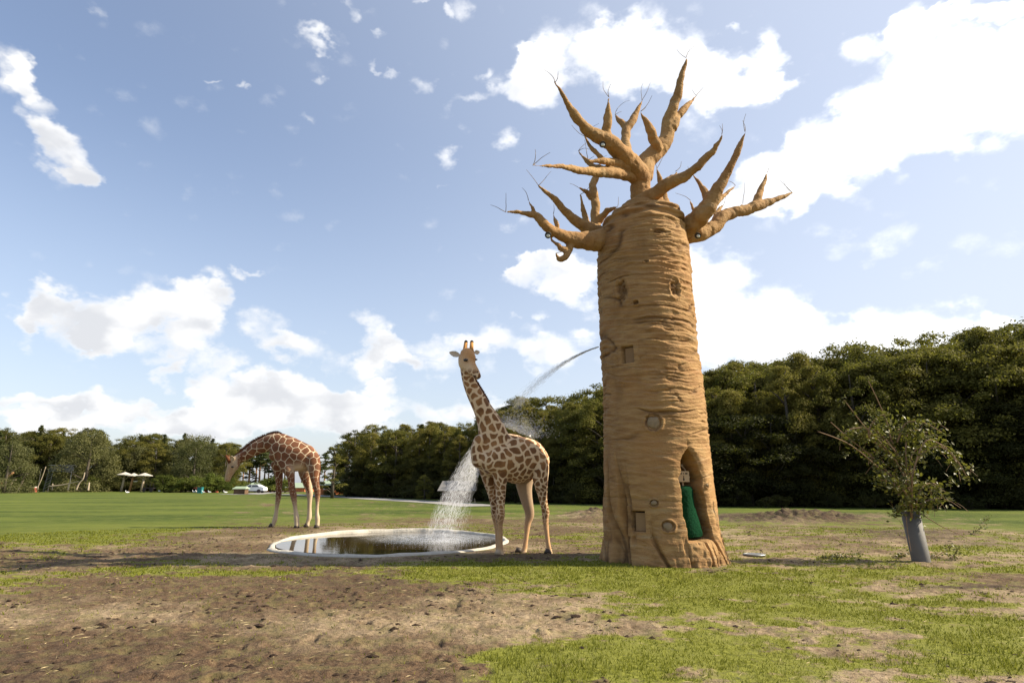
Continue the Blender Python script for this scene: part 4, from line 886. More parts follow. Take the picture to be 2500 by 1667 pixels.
def streaks(name, A, B, rad, m, label, cat):
    """thin closed slivers from A to B"""
    n = len(A); t = B-A; t /= np.linalg.norm(t, axis=1)[:, None]+1e-9; u = np.cross(t, np.array([0, 1, .01])); u /= np.linalg.norm(u, axis=1)[:, None]+1e-9; w = np.cross(t, u)
    mid = (A+B)/2; r = rad[:, None]
    V = np.stack([A, mid+u*r, mid-u*r*.5+w*r*.87, mid-u*r*.5-w*r*.87, B], 1).reshape(-1, 3)
    f = np.array([(0, 1, 2), (0, 2, 3), (0, 3, 1), (4, 2, 1), (4, 3, 2), (4, 1, 3)]); F = (f[None]+np.arange(n)[:, None, None]*5).reshape(-1, 3)
    o = link(name, mesh_from(name, V, F, False, [m])); return tag(o, label, cat, kind='stuff')
def build_water():
    rg = np.random.default_rng(5)
    # jet from the trunk
    p0 = P(1463, 846, TY-.1); p1 = P(1262, 985, 15.4); n = 5000
    t = rg.random(n)**1.25; base = p0[None]*(1-t[:, None])+p1[None]*t[:, None]; sag = 4*t*(1-t)*.20
    spread = (.012+.17*t**1.5)[:, None]; P_ = base+rg.normal(size=(n, 3))*spread*.45; P_[:, 2] += sag
    t2 = t+.035*(.5+rg.random(n)); Q = p0[None]*(1-t2[:, None])+p1[None]*t2[:, None]; Q[:, 2] += 4*t2*(1-t2)*.20; Q = Q-base-np.stack([0*sag, 0*sag, sag], 1)+P_
    streaks('water_jet', P_, Q, .0048*(1-.5*t), M_JET, 'thin arc of water shooting from the left side of the baobab trunk', 'water jet')
    # curtain falling from the giraffe's chest into the pool
    n = 2100; s = rg.random(n); s2 = rg.random(n)**1.6
    A0 = np.array([P(1176-6*a, 1062+95*a, 15.25+.3*b) for a, b in zip(s, s2)])
    E0 = np.array([G(1034+62*a+50*b**3, 1306+6*b, .04) for a, b in zip(s, rg.random(n))])
    As = []; Bs = []; Rs = []
    for i in range(n):
        k = rg.integers(3, 7)
        for _ in range(k):
            t = rg.random()**1.25; dt = .02+.04*rg.random()
            def pt(t):
                q = A0[i]*(1-t)+E0[i]*t; q = q.copy(); q[2] = A0[i][2]*(1-(.55*t+.45*t*t)); return q
            j = rg.normal(size=3)*.045*(.3+t); a_ = pt(t)+j; b_ = pt(min(t+dt, 1))+j
            if t+dt <= 1: As.append(a_); Bs.append(b_); Rs.append(.0012+.0013*rg.random())
    streaks('falling_water', np.array(As), np.array(Bs), np.array(Rs), M_SPRAY, 'white curtain of water falling from the giraffe chest into the pool', 'falling water')
    # droplets thrown up from the back
    n = 3600; a = rg.random(n); c0 = P(1222, 1035, 15.35); c1 = P(1300, 1068, 15.3)
    d = rg.gamma(1.6, .13, n); ang = rg.uniform(-.2, 1.9, n)
    base = c0[None]*(1-a[:, None])+c1[None]*a[:, None]*1.0
    Q = base+np.stack([np.cos(ang)*d*1.2, rg.normal(size=n)*.14-.1, np.abs(np.sin(ang))*d*1.0-.03], 1)
    dv = rg.normal(size=(n, 3)); dv /= np.linalg.norm(dv, axis=1)[:, None]; ln = (.008+.016*rg.random(n))[:, None]
    streaks('splash_droplets', Q-dv*ln*.5, Q+dv*ln*.5, .004+.005*rg.random(n), M_SPRAY, 'burst of white droplets bouncing off the standing giraffe back', 'splash')
    n = 1500; a = rg.random(n); lnd = G(1090, 1324, .04); rr = rg.gamma(1.5, .45, n); an = rg.random(n)*6.283
    Q = np.stack([lnd[0]+np.cos(an)*rr, lnd[1]+np.sin(an)*rr, .05+rg.gamma(1.2, .05, n)*np.exp(-rr)], 1); dv = rg.normal(size=(n, 3)); dv /= np.linalg.norm(dv, axis=1)[:, None]
    k = np.hypot((Q[:, 0]-POOL_C[0])/POOL_RX, (Q[:, 1]-POOL_C[1])/POOL_RY) < .9; Q = Q[k]; dv = dv[k]
    streaks('pool_splash', Q-dv*.008, Q+dv*.008, np.full(len(Q), .007), M_SPRAY, 'small drops hopping over the pool where the water lands', 'splash')
build_water()

# ------------------------------------------------------------------ trees
def leaf_mat(name, c0, c1, trans=.35, rough=.65):
    m = bpy.data.materials.new(name); m.use_nodes = True; T = NT(m.node_tree); T.n.clear(); o = T.node('ShaderNodeOutputMaterial')
    oi = T.node('ShaderNodeObjectInfo').outputs['Random']; t = T.attr('tint')
    c = T.mix(t, c0, c1); c = T.mix(T.m('MULTIPLY', oi, .6), c, tuple(a*.55+b*.45 for a, b in zip(c1, (.15, .12, .03)))); oj = T.m('FRACT', T.m('MULTIPLY', oi, 7.31)); c = T.mix(T.m('MULTIPLY', T.rng(oj, .5, 1.0), .55), c, tuple(a*.5 for a in c0))
    b = T.node('ShaderNodeBsdfPrincipled'); b.inputs['Roughness'].default_value = rough; b.inputs['Specular IOR Level'].default_value = .3 if rough < .48 else .12; T.l.new(c, b.inputs['Base Color'])
    tr = T.node('ShaderNodeBsdfTranslucent'); T.l.new(T.mix(.5, c, (.16, .18, .02)), tr.inputs[0])
    mx = T.node('ShaderNodeMixShader'); mx.inputs[0].default_value = trans; T.l.new(b.outputs[0], mx.inputs[1]); T.l.new(tr.outputs[0], mx.inputs[2]); T.l.new(mx.outputs[0], o.inputs[0]); return m
M_LEAF = {'birch': leaf_mat('birch_leaves', (.038, .048, .010), (.300, .250, .060), .45), 'broad': leaf_mat('broad_leaves', (.030, .042, .010), (.225, .200, .046), .42),
          'spruce': leaf_mat('spruce_needles', (.022, .034, .012), (.075, .088, .026), .2), 'pine': leaf_mat('pine_needles', (.028, .046, .016), (.070, .095, .032), .2),
          'shade': leaf_mat('painted_shade_leaves', (.012, .017, .006), (.040, .044, .012), .25),  # near-black leaves: the shade at the wood's foot put into the colour
          'bush': leaf_mat('bush_leaves', (.045, .070, .012), (.150, .185, .035)), 'willow': leaf_mat('willow_leaves', (.050, .062, .024), (.150, .155, .070))}
M_TRUNKB = mat('grey_bark', (.085, .072, .058), .9, .1, .35, 5); M_TRUNKP = mat('orange_pine_bark', (.30, .17, .10), .9, .1, .3, 5)
def leaf_mesh(name, C_, N_, size, m, tint, asp=.55):
    n = len(C_); N_ = N_/(np.linalg.norm(N_, axis=1)[:, None]+1e-9); rv = RNG.normal(size=(n, 3)); U = np.cross(N_, rv); U /= np.linalg.norm(U, axis=1)[:, None]+1e-9; W = np.cross(N_, U)
    s = size[:, None]; V = np.stack([C_-U*s, C_+W*s*asp+N_*s*.15, C_+U*s, C_-W*s*asp+N_*s*.15], 1).reshape(-1, 3)
    me = mesh_from(name, V, np.arange(n*4).reshape(-1, 4), False, [m]); fattr(me, 'tint', np.repeat(tint, 4)); return me
def crown_points(kind, H, R, n, seed):
    rg = np.random.default_rng(seed); C_ = []; N_ = []; tint = []; lim = []
    if kind in ('birch', 'broad', 'willow'):
        nl = {'birch': 110, 'broad': 90, 'willow': 85}[kind]; z0 = {'birch': .10, 'broad': .08, 'willow': .04}[kind]
        for i in range(nl):
            f = rg.random(); z = z0+(1-z0)*f**.85
            env = {'birch': (math.sin(math.pi*min(1, (z-z0)/(1-z0)*.80+.17)))**.6*(1 if z < .6 else 1-.40*(z-.6)/.4), 'broad': (math.sin(math.pi*min(1, (z-z0)/(1-z0)*.72+.25)))**.45, 'willow': (math.sin(math.pi*min(1, (z-z0)/(1-z0)*.7+.26)))**.5}[kind]
            a = rg.random()*6.283; rr = env*R*(.45+.6*math.sqrt(rg.random())); lr = R*rg.uniform(.16, .34)*(1.1-.4*z)
            lim.append((rr*math.cos(a), rr*math.sin(a), z*H-lr*.5, lr))
        lim.append((0, 0, H*.97, R*.16))
    elif kind == 'spruce':
        for i in range(130):
            z = .06+.93*rg.random()**.9; env = (1-z)*1.0+.03; a = rg.random()*6.283; rr = env*R*rg.uniform(.35, 1.05); lim.append((rr*math.cos(a), rr*math.sin(a), z*H-.12*rr, R*(.10+.16*(1-z))))
    elif kind == 'pine':
        for i in range(48):
            z = rg.uniform(.52, .98); env = math.sin(math.pi*min(1, (z-.45)/.55*.75+.2))**.6; a = rg.random()*6.283; rr = env*R*rg.uniform(.1, 1); lim.append((rr*math.cos(a), rr*math.sin(a), z*H, R*rg.uniform(.2, .36)))
    elif kind == 'bush':
        for i in range(26):
            a = rg.random()*6.283; rr = R*math.sqrt(rg.random())*.85; z = rg.uniform(.15, .85)*(1-.4*(rr/R)**2); lim.append((rr*math.cos(a), rr*math.sin(a), z*H, R*rg.uniform(.18, .34)))
    elif kind == 'sparse':
        for i in range(42):
            z = .18+.8*rg.random(); env = (1-z)**.6; a = rg.random()*6.283; rr = env*R*rg.uniform(.3, 1.1); lim.append((rr*math.cos(a), rr*math.sin(a), z*H, R*rg.uniform(.09, .2)))
    wts = np.array([l[3]**2 for l in lim]); idx = rg.choice(len(lim), n, p=wts/wts.sum()); L = np.array(lim)[idx]
    d = rg.normal(size=(n, 3)); d /= np.linalg.norm(d, axis=1)[:, None]; d[:, 2] = np.where(d[:, 2] < -.3, -d[:, 2]*.7, d[:, 2]); rad = L[:, 3]*(.55+.5*rg.random(n)**.6)*(1+.22*rg.normal(size=n))
    flat = {'spruce': .45, 'pine': .5}.get(kind, .8); C_ = L[:, :3]+d*rad[:, None]*np.array([1, 1, flat])
    if kind == 'willow': C_[:, 2] -= (rg.random(n)**2)*R*.35
    if kind == 'spruce': C_[:, 2] -= .25*np.hypot(d[:, 0], d[:, 1])*rad
    C_[:, 2] = np.maximum(C_[:, 2], .05)
    N_ = d*.9+rg.normal(size=(n, 3))*.55+np.array([0, 0, .45]); lob = rg.random(len(lim)); tint = np.clip(.55*lob[idx]+.45*rg.random(n), 0, 1)
    return C_, N_, tint, lim
def make_tree(kind, H, R, n, ls, seed, leafkind=None, trunkm=None):
    C_, N_, tint, lim = crown_points(kind, H, R, n, seed); rg = random.Random(seed)
    ls_arr = ls*(.7+.6*np.random.default_rng(seed).random(n))
    lm = leaf_mesh('crown', C_, N_, ls_arr, M_LEAF[leafkind or kind], tint)
    mb = MB(); r0 = H*.018+.03; pts = [(0, 0, -.05), (rg.uniform(-.1, .1), rg.uniform(-.1, .1), H*.3), (rg.uniform(-.2, .2), rg.uniform(-.2, .2), H*.6), (rg.uniform(-.2, .2), rg.uniform(-.2, .2), H*.93)]
    if kind != 'bush':
        mb.tube(pts, [r0*1.25, r0, r0*.7, r0*.15], 8)
    for l in rg.sample(lim, min(len(lim), 14)):
        zb = max(.1, l[2]-.35*math.hypot(l[0], l[1])-.2*H*.3); mb.tube([(0, 0, zb if kind != 'bush' else .02), (l[0]*.5, l[1]*.5, (zb+l[2])/2+.05*H*.3), (l[0], l[1], l[2])], [r0*.4, r0*.28, r0*.1], 5)
    tm = mesh_from('trunk', np.array(mb.V), mb.F, True, [trunkm or M_TRUNKB]); return (lm, tm, H, R)
PROTO = {
 'birch': [make_tree('birch', 11, 2.7, 26000, .075, s) for s in (1, 2, 3, 21)],
 'broad': [make_tree('broad', 10, 3.3, 22000, .088, s) for s in (4, 5, 6, 22)],
 'willow': [make_tree('willow', 10, 4.0, 15000, .115, s) for s in (7, 8)],
 'spruce': [make_tree('spruce', 12, 2.8, 11000, .13, s) for s in (9, 10)],
 'pine': [make_tree('pine', 13, 2.6, 6500, .15, s, None, M_TRUNKP) for s in (11, 12, 13)],
 'bush': [make_tree('bush', 2.4, 1.8, 3000, .085, s) for s in (14, 15, 16)],
 'shrub': [make_tree('bush', 2.4, 1.8, 4500, .07, s, 'shade') for s in (24, 25, 26)],  # bushes whose leaf colour stands in for shade under the wood
 'shade': [make_tree('broad', 10, 3.8, 16000, .10, s, 'shade') for s in (27, 28)],  # filler trees in the same shade-dark leaf colour
 'sparse': [make_tree('sparse', 8, 2.2, 3200, .11, s, 'broad') for s in (17,)],
}
def plant(kind, name, x, y, H, label, cat, group, width=1.0, rg=random):
    lm, tm, h0, r0 = rg.choice(PROTO[kind]); s = H/h0
    o = empty(name, (x, y, 0), label, cat, group); o.scale = (s*width, s*width, s); o.rotation_euler = (0, 0, rg.uniform(0, 6.283))
    a = bpy.data.objects.new('crown' if kind not in ('bush', 'shrub') else 'foliage', lm); COL.objects.link(a); a.parent = o
    b = bpy.data.objects.new('trunk' if kind not in ('bush', 'shrub') else 'stem', tm); COL.objects.link(b); b.parent = o
    return o
def height_for(px, top, Y): return P(px, top, Y)[2]
def forest():
    rg = random.Random(21)
    # stretches: x range px, ground depth, skyline (px, top py) and kinds
    SKY = [(0,1052),(40,1058),(75,1040),(100,1060),(130,1046),(150,1066),(200,1052),(240,1062),(258,1100),(285,1085),(300,1064),(340,1068),(390,1062),(440,1066),(500,1075),(530,1092),(560,1085),(620,1095),(700,1100),(760,1105),(800,1110),(826,1090),(840,1062),(900,1042),(960,1048),(1010,1036),(1060,1028),(1110,1040),(1160,1030),(1230,1010),(1265,985),(1300,980),(1340,990),(1400,975),(1440,960),(1470,955),(1720,925),(1780,895),(1830,905),(1880,900),(1940,888),(2010,875),(2060,885),(2110,850),(2150,848),(2200,868),(2240,858),(2300,842),(2340,850),(2400,835),(2460,812),(2500,815),(2600,800)]
    sx = [a for a, b in SKY]; sy = [b for a, b in SKY]
    def top(px): return float(np.interp(px, sx, sy))
    PL = [(0,'just beyond the left picture edge'),(22,'behind the leaning log at the left picture edge'),(50,'behind the crooked pale dead stem'),(85,'behind the red and white crate'),(112,'left of the truss gantry'),(140,'behind the left half of the truss gantry'),(176,'behind the right half of the truss gantry'),(212,'behind the forked stem of the rail log'),(262,'right of the free standing post'),(290,'left of the mushroom parasols'),(318,'behind the left mushroom parasol'),(340,'behind the middle mushroom parasol'),(372,'behind the right mushroom parasol'),(405,'right of the dark cart'),(440,'left of the low bushes by the red hut'),(478,'just left of the red-roofed hut'),(512,'behind the red-roofed hut'),(560,'below the bending giraffe head'),(590,'behind the hay rack'),(632,'behind the white car'),(668,'left of the bending giraffe front legs'),(700,'behind the bending giraffe front legs'),(745,'behind the bending giraffe hind legs'),(800,'behind the orange building with white windows'),
      (850,'at the left end of the dark wood'),(890,'near the left end of the dark wood'),(930,'left of the small yellow-green tree'),(985,'behind the small yellow-green tree'),(1030,'above the left end of the pool'),(1075,'left of the dark wooden hut'),(1120,'above the dark wooden hut'),(1165,'behind the falling water'),(1215,'left of the standing giraffe neck base'),(1270,'behind the splash over the giraffe back'),(1320,'behind the giraffe rump'),(1365,'right of the giraffe rump'),(1420,'between giraffe and baobab under the water jet'),(1490,'close to the left side of the baobab'),(1560,'hidden behind the left half of the baobab'),(1700,'hidden behind the right half of the baobab'),
      (1770,'close to the right side of the baobab'),(1840,'a little right of the baobab'),(1910,'midway between baobab and sapling'),(1970,'above the round metal cover'),(2030,'behind the longest bare sapling shoot'),(2090,'behind the yellow-leaved sapling shoots'),(2150,'behind the left of the sapling crown'),(2220,'behind the middle of the sapling crown'),(2290,'behind the right of the sapling crown'),(2360,'just right of the sapling'),(2430,'above the leafy seedlings right of the sapling'),(2505,'at the right picture edge'),(9999,'beyond the right picture edge')]
    def place(px): return next(t for m_, t in PL if px < m_)
    def row(x0, x1, step, Yf, kinds, lab, grp, rows=2, dyrow=4.0, jit=.5, wid=1.0, cat='tree'):
        for k in range(rows):
            x = x0+step*.5*(k % 2)
            while x < x1:
                px = x+rg.uniform(-.3, .3)*step; Y = Yf(px)+k*dyrow+rg.uniform(-1, 1)*dyrow*.3; kd = rg.choice(kinds)
                vis = 38 if px > 1150 else 18; t = top(px)+(rg.uniform(0, 1.6*vis) if k == 0 else rg.uniform(-.6*vis, .5*vis)); H = height_for(px, t, Y)
                lab2 = place(px)+(', in the front row', ', in the second row', ', in the third row', ', in the rearmost row')[k]
                p = P(px, 1200, Y); plant(kd, {'birch': 'birch_tree', 'broad': 'leafy_tree', 'willow': 'willow_tree', 'spruce': 'spruce_tree', 'pine': 'pine_tree'}[kd], p[0], Y, max(H, 2.5),
                    {'birch': 'tall birch', 'broad': 'round leafy tree', 'willow': 'pale drooping willow', 'spruce': 'dark pointed spruce', 'pine': 'bare stemmed pine'}[kd]+' '+lab2, cat, (grp if px < 2505 else 'trees beyond the right picture edge')+', '+kd, wid*rg.uniform(.85, 1.2), rg)
                x += step*rg.uniform(.8, 1.2)
    row(-60, 262, 36, lambda p: 138, ['spruce', 'broad', 'willow', 'broad'], 'in the wood at the far left edge behind the logs', 'trees of the far left wood', 3, 7)
    row(278, 560, 36, lambda p: 138, ['broad', 'spruce', 'broad', 'willow'], 'in the far wood behind the three mushroom parasols', 'trees of the wood behind the parasols', 3, 7)
    row(520, 800, 22, lambda p: 165, ['pine', 'pine', 'pine', 'spruce'], 'in the far pine stand behind the bending giraffe', 'pines behind the bending giraffe', 2, 6)
    row(846, 1200, 42, lambda p: np.interp(p, [830, 1200], [84, 66]), ['broad', 'birch', 'birch', 'broad', 'spruce'], 'in the dense wood between the two giraffes', 'trees of the wood between the giraffes', 4, 4)
    row(1200, 1490, 48, lambda p: np.interp(p, [1200, 1500], [62, 54]), ['birch', 'broad', 'birch'], 'in the dark wood behind the standing giraffe', 'trees of the wood behind the standing giraffe', 4, 3.5)
    row(1500, 1700, 60, lambda p: 52, ['birch', 'broad'], 'in the dark wood hidden behind the baobab', 'trees of the wood behind the baobab', 3, 3.5)
    row(1700, 2120, 62, lambda p: np.interp(p, [1700, 2500], [50, 44]), ['birch', 'birch', 'broad'], 'in the high wood between the baobab and the sapling', 'trees of the wood right of the baobab', 4, 3.0)
    row(2120, 2680, 70, lambda p: np.interp(p, [1700, 2500], [50, 44]), ['birch', 'broad', 'broad'], 'in the high wood behind and right of the sapling', 'trees of the wood behind the sapling', 4, 3.0)
    # the wood goes on to the right of the picture and darkens its foot
    row(1640, 2680, 120, lambda p: 58, ['broad'], 'deep inside the high wood on the right', 'trees deep in the right wood', 2, 6, wid=1.3)
    # trees added low in front, leaves painted dark as shade on the wood's foot
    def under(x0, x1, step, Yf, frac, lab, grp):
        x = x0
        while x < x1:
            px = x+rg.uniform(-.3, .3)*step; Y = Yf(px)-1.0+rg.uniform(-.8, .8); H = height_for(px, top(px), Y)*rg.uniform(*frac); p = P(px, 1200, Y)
            plant('shade', 'shade_fill_tree', p[0], Y, H, 'added tree with shade-coloured leaves '+place(px), 'tree', grp, rg.uniform(1.1, 1.5), rg); x += step*rg.uniform(.7, 1.3)
    under(860, 1200, 34, lambda p: np.interp(p, [830, 1200], [84, 66]), (.40, .62), 'the wood by the path', 'shade-coloured trees by the path')
    under(1200, 1490, 44, lambda p: np.interp(p, [1200, 1500], [62, 54]), (.40, .62), 'the wood left of the baobab', 'shade-coloured trees left of the baobab')
    under(1700, 2620, 60, lambda p: np.interp(p, [1700, 2500], [50, 44]), (.40, .66), 'the high right wood', 'shade-coloured trees of the right wood')
    # low growth along the wood's edge
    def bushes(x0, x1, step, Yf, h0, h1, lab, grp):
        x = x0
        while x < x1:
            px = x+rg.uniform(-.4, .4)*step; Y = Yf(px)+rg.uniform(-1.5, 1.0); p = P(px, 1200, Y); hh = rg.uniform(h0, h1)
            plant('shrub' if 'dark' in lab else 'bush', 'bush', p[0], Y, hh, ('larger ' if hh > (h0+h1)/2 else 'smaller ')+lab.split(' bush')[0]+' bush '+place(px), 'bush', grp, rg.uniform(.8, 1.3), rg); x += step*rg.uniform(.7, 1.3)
    bushes(0, 260, 22, lambda p: 132, 1.5, 4, 'low bush at the foot of the far left wood', 'bushes of the far left wood')
    bushes(405, 560, 16, lambda p: 118, 2.2, 4.0, 'light green bush left of the hay rack', 'light bushes left of the hay rack')
    bushes(600, 700, 14, lambda p: 120, 1.6, 3.2, 'bright green bush right of the hay rack behind the white car', 'bright bushes behind the car')
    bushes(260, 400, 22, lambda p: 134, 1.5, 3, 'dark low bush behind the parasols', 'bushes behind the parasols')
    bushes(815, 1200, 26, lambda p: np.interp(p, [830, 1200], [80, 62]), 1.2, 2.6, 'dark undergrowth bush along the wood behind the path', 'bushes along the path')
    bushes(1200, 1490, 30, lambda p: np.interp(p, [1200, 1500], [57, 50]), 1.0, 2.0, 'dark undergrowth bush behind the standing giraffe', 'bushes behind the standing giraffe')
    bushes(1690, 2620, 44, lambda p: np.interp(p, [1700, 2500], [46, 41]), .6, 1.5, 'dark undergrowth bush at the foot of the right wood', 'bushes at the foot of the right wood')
    # individual trees
    def one(kind, name, px, Y, t, label, width=1.0):
        p = P(px, 1200, Y); return plant(kind, name, p[0], Y, height_for(px, t, Y), label, 'tree', None, width, rg)
    one('willow', 'willow_tree', 205, 128, 1052, 'big grey-green round tree standing right of the metal truss gantry', 1.15)
    one('willow', 'willow_tree', 8, 112, 1075, 'pale drooping tree cut by the left picture edge', 1.1)
    one('spruce', 'spruce_tree', 75, 140, 1036, 'tallest dark conifer of the far left wood')
    one('willow', 'willow_tree', 470, 125, 1076, 'pale round tree standing left of the bending giraffe head')
    one('sparse', 'sparse_tree', 812, 72, 1078, 'thin see-through dark tree right of the bending giraffe', 1.2)
    one('broad', 'leafy_tree', 1036, 66, 1158, 'small yellow-green tree in front of the dark wood left of the falling water')
forest()

# ------------------------------------------------------------------ sapling in its tube
def build_sapling():
    base = G(2250, 1371); Y = base[1]; top = P(2222, 1247, Y+.02)
    root = empty('young_tree', base, 'leaning leafy sapling with long bare shoots growing out of a grey tube', 'young tree')
    M_ST = mat('sapling_bark', (.23, .15, .09), .8, .2, .3, 10)
    rg = random.Random(8); stems = []
    def W(px, py, d): return P(px, py, Y+d)
    defs = [  # photo px paths with depth and whether leafy range
     [(2228,1300,0),(2215,1215,0),(2170,1165,-.2),(2080,1088,-.4),(1997,1053,-.6)],
     [(2228,1300,0),(2215,1210,.05),(2140,1125,.1),(2075,1072,.1),(2028,1030,.1)],
     [(2230,1300,0),(2218,1200,0),(2190,1130,-.1),(2150,1080,-.2),(2110,1040,-.3),(2060,975,-.35)],
     [(2230,1300,0),(2222,1200,.1),(2200,1130,.1),(2175,1070,.2),(2165,1030,.2),(2142,975,.2),(2120,930,.2)],
     [(2230,1300,0),(2224,1200,0),(2212,1120,0),(2215,1060,.1),(2240,1050,.2),(2290,1065,.2)],
     [(2232,1300,0),(2226,1200,-.1),(2240,1120,-.2),(2290,1090,-.3),(2330,1120,-.35),(2345,1175,-.4)],
     [(2230,1300,0),(2228,1210,.1),(2222,1130,.2),(2240,1095,.3),(2300,1085,.4),(2350,1140,.5)],
     [(2230,1300,0),(2222,1215,0),(2205,1140,.2),(2160,1100,.4),(2120,1110,.5)],
     [(2230,1290,0),(2236,1240,-.1),(2270,1220,-.2),(2300,1215,-.2)],
     [(2230,1290,0),(2222,1240,-.15),(2200,1235,-.2),(2190,1250,-.3)],
     [(2230,1290,0),(2245,1200,.1),(2280,1180,.2),(2305,1215,.3)],
     [(2230,1300,0),(2215,1210,-.3),(2180,1180,-.4),(2150,1170,-.5)],
     [(2228,1300,0),(2226,1210,-.3),(2230,1150,-.5),(2262,1075,-.5),(2320,1105,-.5),(2362,1165,-.5)],
     [(2200,1120,.1),(2150,1060,.1),(2110,1045,.1),(2070,1050,.1),(2050,1075,.1)],
     [(2190,1080,.1),(2210,1035,0),(2250,1030,-.1),(2300,1055,-.1)],
     [(2150,1090,-.2),(2120,1060,-.2),(2140,1020,-.2),(2170,1010,-.2)],
     [(2170,1090,.3),(2190,1050,.3),(2230,1060,.3),(2270,1080,.3)],
    ]
    LC = []
    for k, d in enumerate(defs):
        S = spline(d, 6); pts = [W(*q) for q in S]; n = len(pts); mb = MB(); mb.tube(pts, list(np.linspace(.022, .008, n)), 6); mb.build('stem', M_ST, root, True)
        lo, hi = (.30, .62) if k in (0,) else ((.3, .7) if k in (1, 2, 3) else (.22, 1.0))
        m = 150 if k > 3 else 120
        for _ in range(m):
            t = rg.uniform(lo, hi)*(n-1); i = min(int(t), n-2); p = pts[i]+(pts[i+1]-pts[i])*(t-i); s = .10 if k > 3 else .075
            LC.append(p+np.array([rg.gauss(0, s), rg.gauss(0, s*1.1), rg.gauss(0, s*.85)-.03]))
    for px, py in ((2045,975),(2062,983),(2028,1022),(2032,1015),(2060,970),(2050,990),(2076,1008),(2084,1010),(2065,1112),(2072,1105),(2060,1108)):
        for _ in range(3): LC.append(W(px+rg.uniform(-5, 5), py+rg.uniform(-5, 5), -.35))
    # side twigs carry the leaves
    mb = MB(); LCn = np.array(LC)
    for _ in range(70):
        i = rg.randrange(len(LCn)); p = LCn[i]; q = p+np.array([rg.gauss(0, .15), rg.gauss(0, .1), -.2]); mb.tube([q, (p+q)/2+.02, p], [.005, .004, .003], 4)
    mb.build('side_twigs', M_ST, root)['kind'] = 'stuff'
    n = len(LCn); N_ = RNG.normal(size=(n, 3))+np.array([.3, -.3, .8])
    lm = leaf_mesh('foliage', LCn, N_, .034+.030*RNG.random(n), leaf_mat('glossy_leaf', (.045, .056, .010), (.215, .200, .042), .38, .46), RNG.random(n), .62)
    link('foliage', lm, root)['kind'] = 'stuff'
    lng = [W(2236, 1246, -.15), W(2262, 1262, -.2), W(2300, 1285, -.3), W(2335, 1300, -.35), W(2368, 1318, -.4)]
    mb = MB(); mb.tube([tuple(p) for p in spline(np.array(lng), 5)], list(np.linspace(.012, .004, 21)), 6); mb.build('drooping_shoot', M_ST, root, True)
    mb = MB(); mb.tube([W(2212, 1262, -.2), W(2216, 1300, -.2), W(2224, 1345, -.2)], [.008, .006, .006], 5); mb.build('hanging_shoot', M_ST, root)
    M_TB = mat('grey_tube', (.115, .110, .102), .65, .35, .15, 4, .2, 20)
    t0 = empty('tree_guard_tube', base, 'grey plastic pipe leaning round the foot of the sapling', 'tree guard')
    mb = MB(); b0 = np.array([base[0], base[1], -.03]); tp = np.array([top[0], base[1]+.03, top[2]]); ro = .175; N = 32
    prof = [(0, ro), (1, ro*1.02), (1, ro*.90), (.6, ro*.88)]; V = []
    ax = tp-b0
    for f, r in prof:
        for k in range(N): a = 2*math.pi*k/N; V.append(b0+ax*f+np.array([math.cos(a)*r, math.sin(a)*r, 0]))
    F = [(i*N+k, i*N+(k+1) % N, (i+1)*N+(k+1) % N, (i+1)*N+k) for i in range(3) for k in range(N)]
    mb.add(V, F); mb.build('tube', M_TB, t0, True)
    # fallen leafy twigs round it
    ML = leaf_mat('fallen_leaf', (.05, .07, .015), (.15, .15, .05), .25, .4)
    for k, (px, py, L, lab) in enumerate(((2150,1388,.9,'fallen leafy twig on the soil left of the grey tube'),(2030,1366,.6,'small fallen twig with leaves farthest left of the tube'),(2085,1362,.5,'fallen leafy twig midway left of the tube'),(2205,1362,.5,'leafy twig lying against the left foot of the grey tube'),(2310,1362,.5,'fallen leafy twig just right of the grey tube'),(2340,1368,.35,'upright leafy sprig right of the grey tube'),(2392,1312,.5,'tiny leafy seedling in the dirt beyond the drooping shoot'),(2410,1280,.4,'tiny leafy seedling at the grass edge on the right'))):
        g = G(px, py); z = gz(g[0], g[1]); rt = empty('leafy_twig', (g[0], g[1], z), lab, 'twig', 'fallen leafy twigs round the sapling')
        up = .25 if k >= 4 else .06; ang = rg.uniform(-.5, .5)
        st = [np.array([g[0]-L/2*math.cos(ang), g[1], z+.02]), np.array([g[0], g[1]+.03, z+.02+up*.5]), np.array([g[0]+L/2*math.cos(ang), g[1]+.1, z+.03+up])]
        mb = MB(); mb.tube(st, [.008, .006, .003], 5); mb.build('stem', M_ST, rt)
        m = 60; tt = RNG.random(m); C_ = np.array([spline(np.array(st), 8)[int(q*16)] for q in tt])+RNG.normal(size=(m, 3))*np.array([.07, .07, .035]); C_[:, 2] = np.maximum(C_[:, 2], z+.01)
        link('leaves', leaf_mesh('leaves', C_, RNG.normal(size=(m, 3))+np.array([0, 0, .8]), .022+.02*RNG.random(m), ML, RNG.random(m), .6), rt)['kind'] = 'stuff'
build_sapling()
def small_cover():
    c = G(1842, 1356); z = gz(c[0], c[1])+.015; m = mat('dull_metal', (.22, .22, .21), .5, .5, .15, 8, metal=.6)
    o = empty('round_cover', (c[0], c[1], z), 'round pale metal cover lying in the dirt right of the baobab', 'metal cover'); mb = MB()
    mb.tube([(c[0], c[1], z-.01), (c[0], c[1], z+.02), (c[0], c[1], z+.03)], [.22, .22, .19], 28); mb.build('lid', m, o)
    mb = MB(); mb.tube([(c[0]+.23*math.cos(a), c[1]+.23*math.sin(a), z+.015) for a in np.linspace(0, 2*math.pi, 29)], [.018]*29, 6, ref=(0, 0, 1)); mb.build('lid_rim', m, o)
small_cover()

